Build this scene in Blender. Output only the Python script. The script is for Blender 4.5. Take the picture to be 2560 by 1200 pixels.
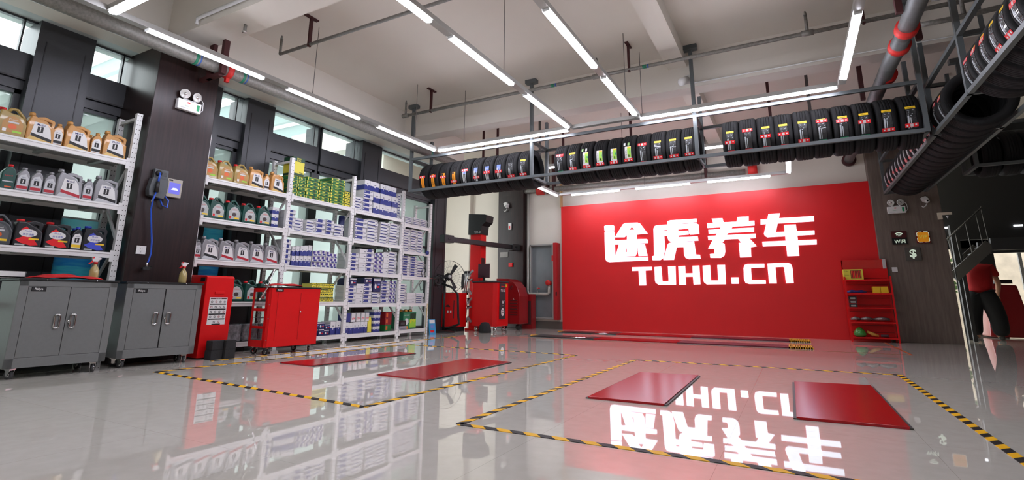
import bpy, bmesh, math, random
from mathutils import Vector, Matrix
random.seed(7)
sc = bpy.context.scene
for o in list(bpy.data.objects): bpy.data.objects.remove(o)
C = sc.collection
PI = math.pi

# ---------------------------------------------------------------- camera
cam = bpy.data.objects.new('camera', bpy.data.cameras.new('camera')); C.objects.link(cam)
cam.data.sensor_width = 36; cam.data.lens = 1271.15*36/2560
cam.data.shift_x = (1280-1286.6)/2560; cam.data.shift_y = (470.7-600)/2560
_r, _u, _f = (0.88103,0.47301,0.007), (0.09507,-0.19152,0.97687), (-0.46341,0.85999,0.2137)
cam.matrix_world = Matrix(((_r[0],_u[0],-_f[0],0),(_r[1],_u[1],-_f[1],0),(_r[2],_u[2],-_f[2],0.63),(0,0,0,1)))
cam.data.clip_start = 0.05; cam.data.clip_end = 200
sc.camera = cam
# ---------------------------------------------------------------- world, sun, exposure
w = bpy.data.worlds.new('world'); sc.world = w; w.use_nodes = True
w.node_tree.nodes['Background'].inputs[0].default_value = (0.94,0.98,1.0,1)
w.node_tree.nodes['Background'].inputs[1].default_value = 3.2
sc.view_settings.view_transform = 'Standard'; sc.view_settings.look = 'None'
sc.view_settings.exposure = 0.75; sc.view_settings.gamma = 1
TUBE = 24.0
cy = sc.cycles
cy.max_bounces = 8; cy.diffuse_bounces = 4; cy.glossy_bounces = 4; cy.transparent_max_bounces = 12
cy.sample_clamp_indirect = 6; cy.caustics_reflective = False; cy.caustics_refractive = False
cy.use_denoising = True

# ---------------------------------------------------------------- materials
def lin(c): return tuple(((v/255)/12.92 if v/255 <= .04045 else ((v/255+.055)/1.055)**2.4) for v in c)
_m = {}
def mat(name, c=(200,200,200), rough=.5, metal=0, emit=0, noise=0, nscale=8, spec=.5, bump=0, bscale=80, coat=0, alpha=1):
    if name in _m: return _m[name]
    m = bpy.data.materials.new(name); m.use_nodes = True
    nt = m.node_tree; b = nt.nodes['Principled BSDF']; L = nt.links
    col = lin(c)+(1,)
    b.inputs['Base Color'].default_value = col; b.inputs['Roughness'].default_value = rough
    b.inputs['Metallic'].default_value = metal; b.inputs['Specular IOR Level'].default_value = spec
    b.inputs['Coat Weight'].default_value = coat; b.inputs['Alpha'].default_value = alpha
    if emit:
        b.inputs['Emission Color'].default_value = col; b.inputs['Emission Strength'].default_value = emit
    if noise or bump:
        tc = nt.nodes.new('ShaderNodeTexCoord')
        n = nt.nodes.new('ShaderNodeTexNoise'); L.new(tc.outputs['Object'], n.inputs['Vector'])
        n.inputs['Scale'].default_value = nscale; n.inputs['Detail'].default_value = 5
        if noise:
            mx = nt.nodes.new('ShaderNodeMix'); mx.data_type = 'RGBA'; mx.blend_type = 'MULTIPLY'
            r = nt.nodes.new('ShaderNodeMapRange'); L.new(n.outputs['Fac'], r.inputs[0])
            r.inputs[1].default_value = .3; r.inputs[2].default_value = .7; r.inputs[3].default_value = 1-noise; r.inputs[4].default_value = 1+noise*.3
            mx.inputs[0].default_value = 1; mx.inputs[6].default_value = col; L.new(r.outputs[0], mx.inputs[7]); L.new(mx.outputs[2], b.inputs['Base Color'])
        if bump:
            n2 = nt.nodes.new('ShaderNodeTexNoise'); n2.inputs['Scale'].default_value = bscale; L.new(tc.outputs['Object'], n2.inputs['Vector'])
            bp = nt.nodes.new('ShaderNodeBump'); bp.inputs['Strength'].default_value = bump; bp.inputs['Distance'].default_value = .01
            L.new(n2.outputs['Fac'], bp.inputs['Height']); L.new(bp.outputs[0], b.inputs['Normal'])
    _m[name] = m; return m
def nodes(m): return m.node_tree, m.node_tree.nodes, m.node_tree.links
def math_node(nt, op, a, b=None):
    n = nt.nodes.new('ShaderNodeMath'); n.operation = op
    for i, v in enumerate((a, b)):
        if v is None: continue
        if isinstance(v, (int, float)): n.inputs[i].default_value = v
        else: nt.links.new(v, n.inputs[i])
    return n.outputs[0]
def dots_mat(name, c, pitch, sep, rad):           # perforated upright: rows of punched slots down the post
    m = mat(name, c, .45); nt, N, L = nodes(m)
    tc = N.new('ShaderNodeTexCoord'); s = N.new('ShaderNodeSeparateXYZ'); L.new(tc.outputs['Object'], s.inputs[0])
    fz = math_node(nt, 'MULTIPLY', math_node(nt, 'SUBTRACT', math_node(nt, 'FRACT', math_node(nt, 'MULTIPLY', s.outputs[2], 1/pitch)), .5), pitch)
    ay = math_node(nt, 'SUBTRACT', math_node(nt, 'ABSOLUTE', s.outputs[1]), sep)
    d = math_node(nt, 'SQRT', math_node(nt, 'ADD', math_node(nt, 'MULTIPLY', fz, fz), math_node(nt, 'MULTIPLY', ay, ay)))
    k = math_node(nt, 'LESS_THAN', d, rad)
    mx = N.new('ShaderNodeMix'); mx.data_type = 'RGBA'; L.new(k, mx.inputs[0]); mx.inputs[6].default_value = lin(c)+(1,); mx.inputs[7].default_value = (.03,.03,.03,1)
    L.new(mx.outputs[2], N['Principled BSDF'].inputs['Base Color']); return m
def wood_mat(name, c1, c2, rough):
    m = mat(name, c1, rough, spec=.35); nt, N, L = nodes(m)
    tc = N.new('ShaderNodeTexCoord'); mp = N.new('ShaderNodeMapping'); L.new(tc.outputs['Object'], mp.inputs[0]); mp.inputs['Scale'].default_value = (9,9,.6)
    n = N.new('ShaderNodeTexNoise'); n.inputs['Scale'].default_value = 5; n.inputs['Detail'].default_value = 8; L.new(mp.outputs[0], n.inputs[0])
    cr = N.new('ShaderNodeValToRGB'); L.new(n.outputs['Fac'], cr.inputs[0])
    cr.color_ramp.elements[0].position = .35; cr.color_ramp.elements[0].color = lin(c1)+(1,); cr.color_ramp.elements[1].position = .68; cr.color_ramp.elements[1].color = lin(c2)+(1,)
    L.new(cr.outputs[0], N['Principled BSDF'].inputs['Base Color']); N['Principled BSDF'].inputs['Coat Roughness'].default_value = .25; return m
def tile_mat():
    m = mat('floor_tile', (206,200,188), .02, spec=.6, coat=.45)
    m.node_tree.nodes['Principled BSDF'].inputs['Coat Roughness'].default_value = .015; nt, N, L = nodes(m)
    tc = N.new('ShaderNodeTexCoord'); s = N.new('ShaderNodeSeparateXYZ'); L.new(tc.outputs['Object'], s.inputs[0])
    def joint(o, off):
        f = math_node(nt, 'FRACT', math_node(nt, 'MULTIPLY', math_node(nt, 'ADD', o, off), 1/.8))
        return math_node(nt, 'LESS_THAN', f, .0025)
    k = math_node(nt, 'MAXIMUM', joint(s.outputs[0], .33), joint(s.outputs[1], .1))
    n = N.new('ShaderNodeTexNoise'); n.inputs['Scale'].default_value = 14; n.inputs['Detail'].default_value = 3; L.new(tc.outputs['Object'], n.inputs[0])
    cr = N.new('ShaderNodeValToRGB'); L.new(n.outputs['Fac'], cr.inputs[0])
    cr.color_ramp.elements[0].position = .3; cr.color_ramp.elements[0].color = lin((219,214,203))+(1,); cr.color_ramp.elements[1].position = .7; cr.color_ramp.elements[1].color = lin((226,221,211))+(1,)
    mx = N.new('ShaderNodeMix'); mx.data_type = 'RGBA'; L.new(k, mx.inputs[0]); L.new(cr.outputs[0], mx.inputs[6]); mx.inputs[7].default_value = lin((190,184,172))+(1,)
    L.new(mx.outputs[2], N['Principled BSDF'].inputs['Base Color'])
    return m
def stripe_mat():                                 # black and yellow hazard tape, stripes along the object's own X
    m = mat('hazard_tape', (240,190,40), .5, spec=.2); nt, N, L = nodes(m)
    tc = N.new('ShaderNodeTexCoord'); s = N.new('ShaderNodeSeparateXYZ'); L.new(tc.outputs['Object'], s.inputs[0])
    v = math_node(nt, 'ADD', s.outputs[0], s.outputs[1])
    k = math_node(nt, 'LESS_THAN', math_node(nt, 'FRACT', math_node(nt, 'MULTIPLY', v, 1/.15)), .5)
    mx = N.new('ShaderNodeMix'); mx.data_type = 'RGBA'; L.new(k, mx.inputs[0]); mx.inputs[6].default_value = lin((246,186,20))+(1,); mx.inputs[7].default_value = lin((30,26,26))+(1,)
    L.new(mx.outputs[2], N['Principled BSDF'].inputs['Base Color']); return m
def glass_mat(name, tint, gloss, diff=0, dcol=(196,204,200)):
    m = bpy.data.materials.new(name); m.use_nodes = True; nt, N, L = nodes(m); N.remove(N['Principled BSDF']); out = N['Material Output']
    t = N.new('ShaderNodeBsdfTransparent'); t.inputs[0].default_value = tint+(1,)
    g = N.new('ShaderNodeBsdfGlossy'); g.inputs['Roughness'].default_value = .03
    mx = N.new('ShaderNodeMixShader'); mx.inputs[0].default_value = gloss; L.new(t.outputs[0], mx.inputs[1]); L.new(g.outputs[0], mx.inputs[2]); last = mx
    if diff:
        d = N.new('ShaderNodeBsdfTranslucent'); d.inputs[0].default_value = lin(dcol)+(1,)
        m2 = N.new('ShaderNodeMixShader'); m2.inputs[0].default_value = diff; L.new(mx.outputs[0], m2.inputs[1]); L.new(d.outputs[0], m2.inputs[2]); last = m2
    L.new(last.outputs[0], out.inputs[0]); return m
def poster_mat():                                 # sea and sky picture: bands of cyan and blue
    m = mat('poster_print', (60,140,190), .3); nt, N, L = nodes(m)
    tc = N.new('ShaderNodeTexCoord'); mp = N.new('ShaderNodeMapping'); L.new(tc.outputs['Object'], mp.inputs[0]); mp.inputs['Scale'].default_value = (1,1.5,9)
    n = N.new('ShaderNodeTexNoise'); n.inputs['Scale'].default_value = 1.6; n.inputs['Detail'].default_value = 6; L.new(mp.outputs[0], n.inputs[0])
    s = N.new('ShaderNodeSeparateXYZ'); L.new(tc.outputs['Object'], s.inputs[0])
    v = math_node(nt, 'ADD', math_node(nt, 'MULTIPLY', n.outputs['Fac'], .55), math_node(nt, 'MULTIPLY', s.outputs[2], .8))
    cr = N.new('ShaderNodeValToRGB'); L.new(v, cr.inputs[0]); e = cr.color_ramp.elements
    e[0].position = .2; e[0].color = lin((40,90,160))+(1,); e[1].position = .95; e[1].color = lin((190,228,235))+(1,)
    for p, c in ((.38,(80,150,210)),(.5,(140,218,232)),(.62,(96,172,222)),(.75,(150,226,234))):
        q = e.new(p); q.color = lin(c)+(1,)
    L.new(cr.outputs[0], N['Principled BSDF'].inputs['Base Color'])
    tr = N.new('ShaderNodeBsdfTranslucent'); L.new(cr.outputs[0], tr.inputs[0]); ms = N.new('ShaderNodeMixShader'); ms.inputs[0].default_value = .6
    L.new(N['Principled BSDF'].outputs[0], ms.inputs[1]); L.new(tr.outputs[0], ms.inputs[2]); L.new(ms.outputs[0], N['Material Output'].inputs[0]); return m
WALL = mat('cream_plaster', (218,212,200), .75, noise=.04, nscale=1.3)
CEIL = mat('ceiling_paint', (214,207,196), .8, noise=.04, nscale=.9)
BEAM = mat('beam_paint', (220,214,203), .75, noise=.05, nscale=1.1)
WHITE = mat('white_enamel', (226,226,224), .4)
GREYM = mat('grey_steel_paint', (96,104,106), .45)
CHROME = mat('chrome', (210,210,210), .12, metal=1)
STEEL = mat('galvanised', (136,134,128), .5, metal=.35, noise=.3, nscale=45)
BLACK = mat('black_plastic', (18,18,19), .45)
RUBBER = mat('rubber', (14,14,15), .65, bump=.25, bscale=120)
RED = mat('red_enamel', (214,12,16), .38, spec=.35)
DRED = mat('dark_red_primer', (62,20,20), .7)
CLAMP = mat('red_clamp', (196,34,28), .55)
FRAME = mat('charcoal_aluminium', (52,54,57), .4, noise=.1, nscale=60)
GLOW = mat('tube_glow', (240,240,255), .4, emit=TUBE)
DRK = mat('dark_screen', (10,10,12), .2)

# ---------------------------------------------------------------- mesh helpers
_txt = {}
def text_flat(s, bold=0):
    if (s, bold) in _txt: return _txt[(s, bold)]
    cu = bpy.data.curves.new('t', 'FONT'); cu.body = s; cu.resolution_u = 2; cu.offset = bold
    ob = bpy.data.objects.new('t', cu); C.objects.link(ob)
    dg = bpy.context.evaluated_depsgraph_get(); dg.update()
    me = bpy.data.meshes.new_from_object(ob.evaluated_get(dg))
    vs = [(v.co.x, v.co.y) for v in me.vertices]; fs = [tuple(p.vertices) for p in me.polygons]
    bpy.data.objects.remove(ob); bpy.data.curves.remove(cu); bpy.data.meshes.remove(me)
    x0 = min(v[0] for v in vs); x1 = max(v[0] for v in vs); y0 = min(v[1] for v in vs); y1 = max(v[1] for v in vs)
    vs = [((x-x0), (y-y0)) for x, y in vs]
    _txt[(s, bold)] = (vs, fs, x1-x0, y1-y0); return _txt[(s, bold)]
class Fr:                                         # a flat frame: origin, right, up; n points out of it
    def __init__(s, o, u, v): s.o = Vector(o); s.u = Vector(u).normalized(); s.v = Vector(v).normalized(); s.n = s.u.cross(s.v)
    def __call__(s, a, b, d=0): return s.o + s.u*a + s.v*b + s.n*d
def FX(x, y=0, z=0): return Fr((x,y,z), (0,1,0), (0,0,1))      # faces +X, right = +Y
def FY(y, x=0, z=0): return Fr((x,y,z), (1,0,0), (0,0,1))      # faces -Y, right = +X
def FZ(z, x=0, y=0): return Fr((x,y,z), (1,0,0), (0,1,0))      # faces +Z
class MB:
    def __init__(s): s.v = []; s.f = []; s.m = []; s.mats = []; s.M = None; s.sm = []
    def mi(s, m):
        if m not in s.mats: s.mats.append(m)
        return s.mats.index(m)
    def add(s, vs, fs, m, smooth=False):
        b = len(s.v)
        for q in vs:
            q = Vector(q); s.v.append(s.M @ q if s.M else q)
        k = s.mi(m)
        for f in fs: s.f.append([b+i for i in f]); s.m.append(k); s.sm.append(smooth)
    def box(s, x0, x1, y0, y1, z0, z1, m):
        vs = [(x,y,z) for x in (x0,x1) for y in (y0,y1) for z in (z0,z1)]
        s.add(vs, [(0,1,3,2),(4,6,7,5),(0,4,5,1),(2,3,7,6),(0,2,6,4),(1,5,7,3)], m); return s
    def bar(s, p, q, w, h, m, up=(0,0,1)):         # rectangular bar from p to q
        p = Vector(p); q = Vector(q); d = (q-p).normalized(); up = Vector(up)
        if abs(d.dot(up)) > .98: up = Vector((0,1,0)) if abs(d.y) < .9 else Vector((1,0,0))
        a = d.cross(up).normalized(); b = a.cross(d)
        vs = [o + a*sx*w/2 + b*sy*h/2 for o in (p,q) for sx in (-1,1) for sy in (-1,1)]
        s.add(vs, [(0,1,3,2),(4,6,7,5),(0,4,5,1),(2,3,7,6),(0,2,6,4),(1,5,7,3)], m); return s
    def tube(s, pts, r, m, n=10, cap=True):
        pts = [Vector(p) for p in pts]; rs = r if isinstance(r, (list, tuple)) else [r]*len(pts)
        vs = []; fs = []; a = None
        for i, p in enumerate(pts):
            d = (pts[min(i+1,len(pts)-1)] - pts[max(i-1,0)]).normalized()
            if a is None:
                a = d.orthogonal().normalized()
            else:
                a = (a - d*a.dot(d)).normalized()
            b = d.cross(a)
            vs += [p + (a*math.cos(2*PI*k/n) + b*math.sin(2*PI*k/n))*rs[i] for k in range(n)]
        for i in range(len(pts)-1):
            for k in range(n): fs.append((i*n+k, i*n+(k+1)%n, (i+1)*n+(k+1)%n, (i+1)*n+k))
        if cap: fs += [tuple(range(n))[::-1], tuple((len(pts)-1)*n+k for k in range(n))]
        s.add(vs, fs, m, True); return s
    def lathe(s, prof, o, ax, m, n=32, closed=False):   # prof: (radius, along axis)
        o = Vector(o); ax = Vector(ax).normalized(); a = ax.orthogonal().normalized(); b = ax.cross(a)
        vs = []; fs = []; P = len(prof)
        for k in range(n):
            c = a*math.cos(2*PI*k/n) + b*math.sin(2*PI*k/n); vs += [o + ax*h + c*r for r, h in prof]
        for k in range(n):
            j = (k+1) % n
            for i in range(P if closed else P-1): fs.append((k*P+i, j*P+i, j*P+(i+1)%P, k*P+(i+1)%P))
        s.add(vs, fs, m, True); return s
    def poly(s, pts, fr, d0, d1, m):               # flat outline in frame fr, from depth d0 to d1 along its normal
        n = len(pts); vs = [fr(a,b,d0) for a,b in pts] + [fr(a,b,d1) for a,b in pts]
        fs = [tuple(range(n))[::-1], tuple(range(n,2*n))] + [(i,(i+1)%n,n+(i+1)%n,n+i) for i in range(n)]
        s.add(vs, fs, m); return s
    def rect(s, fr, a0, a1, b0, b1, d, m):         # thin printed patch
        s.add([fr(a0,b0,d),fr(a1,b0,d),fr(a1,b1,d),fr(a0,b1,d)], [(0,1,2,3)], m); return s
    def text(s, t, fr, a, b, h, d, m, bold=0, center=True, maxw=None):
        vs, fs, W, H = text_flat(t, bold); k = h/H
        kx = k if not maxw else min(k, maxw/W)
        ox = a - (W*kx/2 if center else 0)
        s.add([fr(ox+x*kx, b+y*k, d) for x, y in vs], fs, m); return s
    def build(s, name, parent=None, bevel=0, loc=None, seg=2):
        me = bpy.data.meshes.new(name); me.from_pydata([tuple(v) for v in s.v], [], s.f)
        for m in s.mats: me.materials.append(m)
        me.polygons.foreach_set('material_index', s.m); me.polygons.foreach_set('use_smooth', s.sm)
        bm = bmesh.new(); bm.from_mesh(me)
        ng = [f for f in bm.faces if len(f.verts) > 4]
        bmesh.ops.triangulate(bm, faces=ng) if (ng and not bevel) else None
        bmesh.ops.recalc_face_normals(bm, faces=[f for f in bm.faces if len(f.edges) > 0 and not all(len(e.link_faces) < 2 for e in f.edges)])
        bm.to_mesh(me); bm.free(); me.update()
        o = bpy.data.objects.new(name, me); C.objects.link(o)
        if parent: o.parent = parent
        if loc: o.location = loc
        if bevel:
            b = o.modifiers.new('soft_edges', 'BEVEL'); b.width = bevel; b.segments = seg; b.limit_method = 'ANGLE'; b.angle_limit = .6
            b.harden_normals = False
        return o
def thing(name, label, cat, loc=(0,0,0), rz=0, group=None):
    o = bpy.data.objects.new(name, None); C.objects.link(o); o.empty_display_size = .1
    o.location = loc; o.rotation_euler = (0,0,rz); return tag(o, label, cat, group)
def tag(o, label, cat, group=None, kind=None):
    o['label'] = label; o['category'] = cat
    if group: o['group'] = group
    if kind: o['kind'] = kind
    return o
def struct(name, mb, bevel=0, loc=None, parent=None):
    o = mb.build(name, parent, bevel, loc)
    if not parent: o['kind'] = 'structure'
    return o
def dup(root, loc, rz=None, label=None, group=None):
    r = root.copy(); C.objects.link(r); r.location = loc
    if rz is not None: r.rotation_euler = (0,0,rz)
    if label: r['label'] = label
    if group: r['group'] = group
    for ch in list(root.children):
        c = ch.copy(); C.objects.link(c); c.parent = r
        for g in list(ch.children):
            d = g.copy(); C.objects.link(d); d.parent = c
    return r
ORD = ['zero','first','second','third','fourth','fifth','sixth','seventh','eighth','ninth','tenth','eleventh','twelfth','thirteenth','fourteenth','fifteenth']
# ================================================================ the room
CZ = 3.96                                          # ceiling height
TILE = tile_mat()
struct('floor', MB().box(-9,9,-5,17,-.1,0,TILE))
struct('ceiling', MB().box(-6.62,7.1,-4.1,16,CZ,CZ+.15,CEIL).box(-8.3,-6.62,8.66,10.85,CZ,CZ+.15,CEIL))
WOOD = wood_mat('dark_walnut_panel', (31,20,19), (46,29,27), .34)
WOOD2 = wood_mat('grey_brown_panel', (102,90,82), (118,105,96), .5)
# ceiling beams
struct('beam_1', MB().box(-9,7,6.78,7.05,3.45,CZ,BEAM))
struct('beam_2', MB().box(-5.95,7,2.74,3.10,3.45,CZ,BEAM))
struct('beam_3', MB().box(-1.24,-.99,3.1,10.7,3.76,CZ,BEAM))
# upper left wall (a deep edge beam) with its white soffit over the window recess
struct('wall_left_upper', MB().box(-6.22,-5.92,-3.9,8.7,3.3,CZ,BEAM).box(-6.62,-6.22,-3.9,8.7,3.34,CZ,BEAM))
# back wall, grey skirting, left return wall behind the rack end
struct('wall_front', MB().box(-6.7,7.1,-4.1,-4.0,0,CZ,WALL))
struct('wall_back', MB().box(-8.3,2.3,10.7,10.85,0,CZ,WALL))
SKIRT = mat('skirting_tile', (108,104,98), .25)
struct('baseboard_back', MB().box(-8.2,-4.5,10.685,10.7,0,.16,SKIRT))
struct('wall_left_far', MB().box(-8.3,-8.2,8.7,10.7,0,CZ,WALL))
struct('pilaster_back', MB().box(-8.2,-6.95,10.55,10.7,0,CZ,WALL))
struct('conduit_trim', MB().box(-6.9,-6.895,10.695,10.70,1.0,CZ,mat('seam_grey',(120,116,110),.6)))
# dark clad columns
struct('column_1', MB().box(-6.45,-5.75,2.63,3.28,0,3.45,WOOD), bevel=.006)
struct('column_2', MB().box(-6.1,-5.42,10.5,10.7,0,3.45,WOOD), bevel=.006)
c3 = struct('column_3', MB().box(1.34,2.26,10.5,10.8,0,3.7,WOOD2), bevel=.006)
# ---- window wall on the left
def left_window_wall():
    GL = glass_mat('clear_glass', (.97,1,1), .06)
    GF = glass_mat('filmed_glass', (.42,.45,.44), .05, .35)
    SILL = mat('window_soffit', (196,204,202), .7, noise=.15, nscale=3)
    bays = [(-1.4,-.3),(.05,1.80),(2.26,2.66),(3.66,4.02),(4.44,5.31),(5.36,6.16),(6.64,8.25)]
    y = -4.0; pill = []
    for a, b_ in bays: pill.append((y, a)); y = b_
    pill.append((y, 8.66))
    m = MB()
    for k, (a, b_) in enumerate(pill):
        x1 = -6.30 if b_-a > .1 else -6.42
        m.box(-6.7, x1, a, b_, 0, 3.3, FRAME)
        if b_-a > .3 and a > 0:                   # shadow-gap seams of the cladding
            for yy in (a+.07, b_-.07): m.box(x1, x1+.004, yy-.004, yy+.004, 0, 3.1, BLACK)
    struct('wall_left_piers', m)
    m = MB()
    for a, b_ in bays:                             # spandrel band, lower rail, plinth
        m.box(-6.62,-6.37,a,b_,2.68,2.94,FRAME); m.box(-6.62,-6.40,a,b_,2.58,2.68,FRAME); m.box(-6.39,-6.365,a,b_,2.675,2.69,BLACK)
        m.box(-6.6,-6.42,a,b_,0,.12,FRAME)
    struct('wall_left_spandrel', m)
    struct('trim_1', MB().box(-6.60,-6.225,-3,8.66,3.302,3.335,SILL))
    n = 0
    for a, b_ in bays[1:]:
        n += 1
        wn = struct('window_%d' % n, MB().box(-6.44,-6.39,a,a+.02,2.94,3.3,FRAME).box(-6.44,-6.39,b_-.10,b_-.085,2.94,3.3,FRAME).box(-6.44,-6.39,a,b_,3.28,3.3,FRAME)
              .box(-6.44,-6.38,a,b_,2.935,2.95,FRAME).box(-6.50,-6.42,a,a+.05,.12,2.58,FRAME).box(-6.50,-6.42,b_-.05,b_,.12,2.58,FRAME).box(-6.50,-6.42,a,b_,2.54,2.58,FRAME).box(-6.50,-6.42,a,b_,1.62,1.66,FRAME))
        g1 = MB().box(-6.425,-6.415,a,b_,2.94,3.3,GL).build('pane', wn)
        g2 = MB().box(-6.475,-6.465,a,b_,.12,2.58,GF).build('pane', wn)
left_window_wall()
# what stands outside the windows: the forecourt slab and a pale canopy with ribs
OUT = mat('pale_concrete', (176,186,184), .8)
struct('exterior_ground', MB().box(-30,-6.75,-8,20,-.2,-.02,OUT))
def sheet(n_, c):
    m_ = mat(n_, c, .6); nt, N, L = nodes(m_); tr = N.new('ShaderNodeBsdfTranslucent'); tr.inputs[0].default_value = lin(c)+(1,); ms = N.new('ShaderNodeMixShader'); ms.inputs[0].default_value = .75
    L.new(N['Principled BSDF'].outputs[0], ms.inputs[1]); L.new(tr.outputs[0], ms.inputs[2]); L.new(ms.outputs[0], N['Material Output'].inputs[0]); return m_
m = MB().box(-14,-7.6,3.4,9.6,4.3,4.4,sheet('canopy_white',(236,240,238)))
for k in range(9): m.box(-14,-7.6,3.5+k*.7,3.58+k*.7,4.05,4.3,sheet('canopy_rib',(214,222,222)))
m.box(-14.0,-13.8,3.4,3.6,-.02,4.3,OUT).box(-14.0,-13.8,9.4,9.6,-.02,4.3,OUT)
tag(m.build('entrance_canopy'), 'pale ribbed canopy outside the high windows beyond the pillar', 'canopy')
# ---- red feature wall
RW = mat('red_panel', (212,16,20), .45, noise=.03, nscale=2)
rp = struct('wall_red_panel', MB().box(-4.5,1.34,10.6,10.7,0,2.71,RW))
m = MB()
struct('trim_2', MB().box(-4.53,-4.5,10.6,10.7,2.71,3.3,mat('tan_tape',(196,160,116),.6)))
LETTER = mat('letter_glow', (235,240,255), .4, emit=.85)
LET={'tu':[[(-3.481,2.197),(-3.458,2.213),(-3.279,2.206),(-3.262,2.188),(-3.265,2.097),(-3.479,2.105)],[(-3.48,2.073),(-3.462,2.085),(-3.276,2.079),(-3.262,2.061),(-3.263,1.52),(-2.568,1.512),(-2.569,1.433),(-3.395,1.423),(-3.453,1.441),(-3.481,1.499)],[(-3.252,1.948),(-3.066,2.215),(-3.007,2.24),(-2.878,2.234),(-2.882,2.15),(-2.942,2.089),(-2.989,1.989),(-3.048,1.938)],[(-2.942,2.089),(-2.823,2.086),(-2.785,1.981),(-2.793,1.602),(-2.831,1.534),(-3.057,1.53),(-3.054,1.618),(-3.004,1.624),(-2.989,1.989)],[(-2.878,2.234),(-2.75,2.23),(-2.702,2.21),(-2.552,1.987),(-2.785,1.981),(-2.823,2.086),(-2.882,2.15)],[(-3.25,1.881),(-2.993,1.883),(-2.997,1.785),(-3.253,1.792)],[(-2.784,1.883),(-2.578,1.877),(-2.559,1.862),(-2.563,1.792),(-2.788,1.796)],[(-3.17,1.788),(-2.997,1.785),(-2.998,1.771),(-3.065,1.528),(-3.257,1.53)],[(-2.783,1.782),(-2.624,1.778),(-2.578,1.533),(-2.761,1.532)]],'hu':[[(-2.426,2.084),(-2.393,2.138),(-2.338,2.152),(-2.149,2.15),(-2.155,2.043),(-2.218,2.044),(-2.221,1.649),(-2.259,1.475),(-2.322,1.434),(-2.476,1.438),(-2.484,1.512),(-2.442,1.528)],[(-2.22,2.017),(-2.143,2.015),(-2.148,1.917),(-2.223,1.918)],[(-2.149,2.15),(-2.135,2.218),(-2.084,2.235),(-1.565,2.235),(-1.57,2.165),(-1.934,2.161),(-1.939,1.882),(-1.567,1.876),(-1.56,1.794),(-2.082,1.794),(-2.134,1.821),(-2.154,1.89)],[(-1.943,2.15),(-1.581,2.144),(-1.533,2.112),(-1.535,1.925),(-1.711,1.921),(-1.727,1.949),(-1.728,2.043),(-1.947,2.04)],[(-1.949,2.006),(-1.741,2.003),(-1.74,1.925),(-1.949,1.92)],[(-2.137,1.767),(-2.07,1.786),(-1.643,1.782),(-1.622,1.52),(-1.548,1.515),(-1.543,1.439),(-1.767,1.436),(-1.823,1.461),(-1.848,1.528),(-1.848,1.681),(-1.984,1.682),(-2.054,1.431),(-2.262,1.434),(-2.158,1.741)]],
'yang':[[(-1.28,2.216),(-1.084,2.212),(-1.068,2.128),(-1.26,2.131)],[(-0.809,2.216),(-0.614,2.214),(-0.622,2.12),(-0.835,2.124)],[(-1.371,2.13),(-0.522,2.124),(-0.527,2.036),(-1.371,2.036)],[(-1.358,1.998),(-0.539,1.994),(-0.546,1.917),(-1.356,1.918)],[(-1.376,1.877),(-0.525,1.876),(-0.526,1.793),(-1.372,1.797)],[(-1.119,2.042),(-0.91,2.04),(-1.036,1.873),(-1.068,1.793),(-1.13,1.728),(-1.092,1.722),(-1.081,1.699),(-1.081,1.564),(-1.104,1.484),(-1.17,1.443),(-1.358,1.449),(-1.363,1.523),(-1.281,1.528),(-1.274,1.623),(-1.387,1.633),(-1.291,1.793),(-1.22,1.89)],[(-0.836,1.802),(-0.64,1.802),(-0.521,1.641),(-0.627,1.626),(-0.634,1.442),(-0.828,1.442),(-0.828,1.715),(-0.787,1.719)]],'che':[[(-0.414,2.143),(0.458,2.145),(0.456,2.049),(-0.423,2.046)],[(-0.273,2.236),(-0.079,2.235),(-0.138,2.035),(-0.178,1.887),(0.442,1.884),(0.437,1.809),(-0.329,1.799),(-0.368,1.825),(-0.383,1.865),(-0.299,2.138)],[(-0.034,2.013),(0.159,2.01),(0.164,1.797),(0.159,1.438),(-0.034,1.438)],[(-0.423,1.72),(0.458,1.719),(0.453,1.632),(-0.421,1.631)]],'T':[[(-2.908,1.302),(-2.504,1.303),(-2.503,1.232),(-2.911,1.226)],[(-2.774,1.237),(-2.636,1.237),(-2.637,0.932),(-2.774,0.93)]],'U':[[(-2.443,1.298),(-2.315,1.302),(-2.305,1.011),(-2.179,1.014),(-2.176,1.305),(-2.032,1.306),(-2.043,0.941),(-2.381,0.941),(-2.439,0.984),(-2.45,1.037)]],'H':[[(-1.974,1.3),(-1.845,1.306),(-1.848,1.16),(-1.706,1.16),(-1.702,1.303),(-1.577,1.306),(-1.58,0.944),(-1.704,0.941),(-1.707,1.093),(-1.85,1.092),(-1.849,0.942),(-1.979,0.94)]],'u':[[(-1.512,1.302),(-1.377,1.307),(-1.379,1.016),(-1.246,1.014),(-1.243,1.307),(-1.107,1.308),(-1.117,0.943),(-1.461,0.941),(-1.509,0.984),(-1.519,1.038)]],'dot':[[(-1.014,1.068),(-0.886,1.069),(-0.892,0.95),(-1.014,0.951)]],'c':[[(-0.784,1.237),(-0.761,1.295),(-0.711,1.314),(-0.423,1.309),(-0.429,1.242),(-0.657,1.241),(-0.664,1.015),(-0.429,1.012),(-0.429,0.946),(-0.706,0.944),(-0.77,0.964),(-0.792,1.029)]],'n':[[(-0.373,1.311),(-0.045,1.315),(0.009,1.295),(0.028,1.232),(0.023,0.955),(-0.102,0.952),(-0.104,1.235),(-0.12,1.248),(-0.246,1.244),(-0.25,0.95),(-0.376,0.951)]]}
sign = thing('wall_sign', 'big glowing white Chinese characters with TUHU.CN beneath on red wall', 'sign', (0,10.6,0))
names = dict(tu='character', hu='character', yang='character', che='character')
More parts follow.
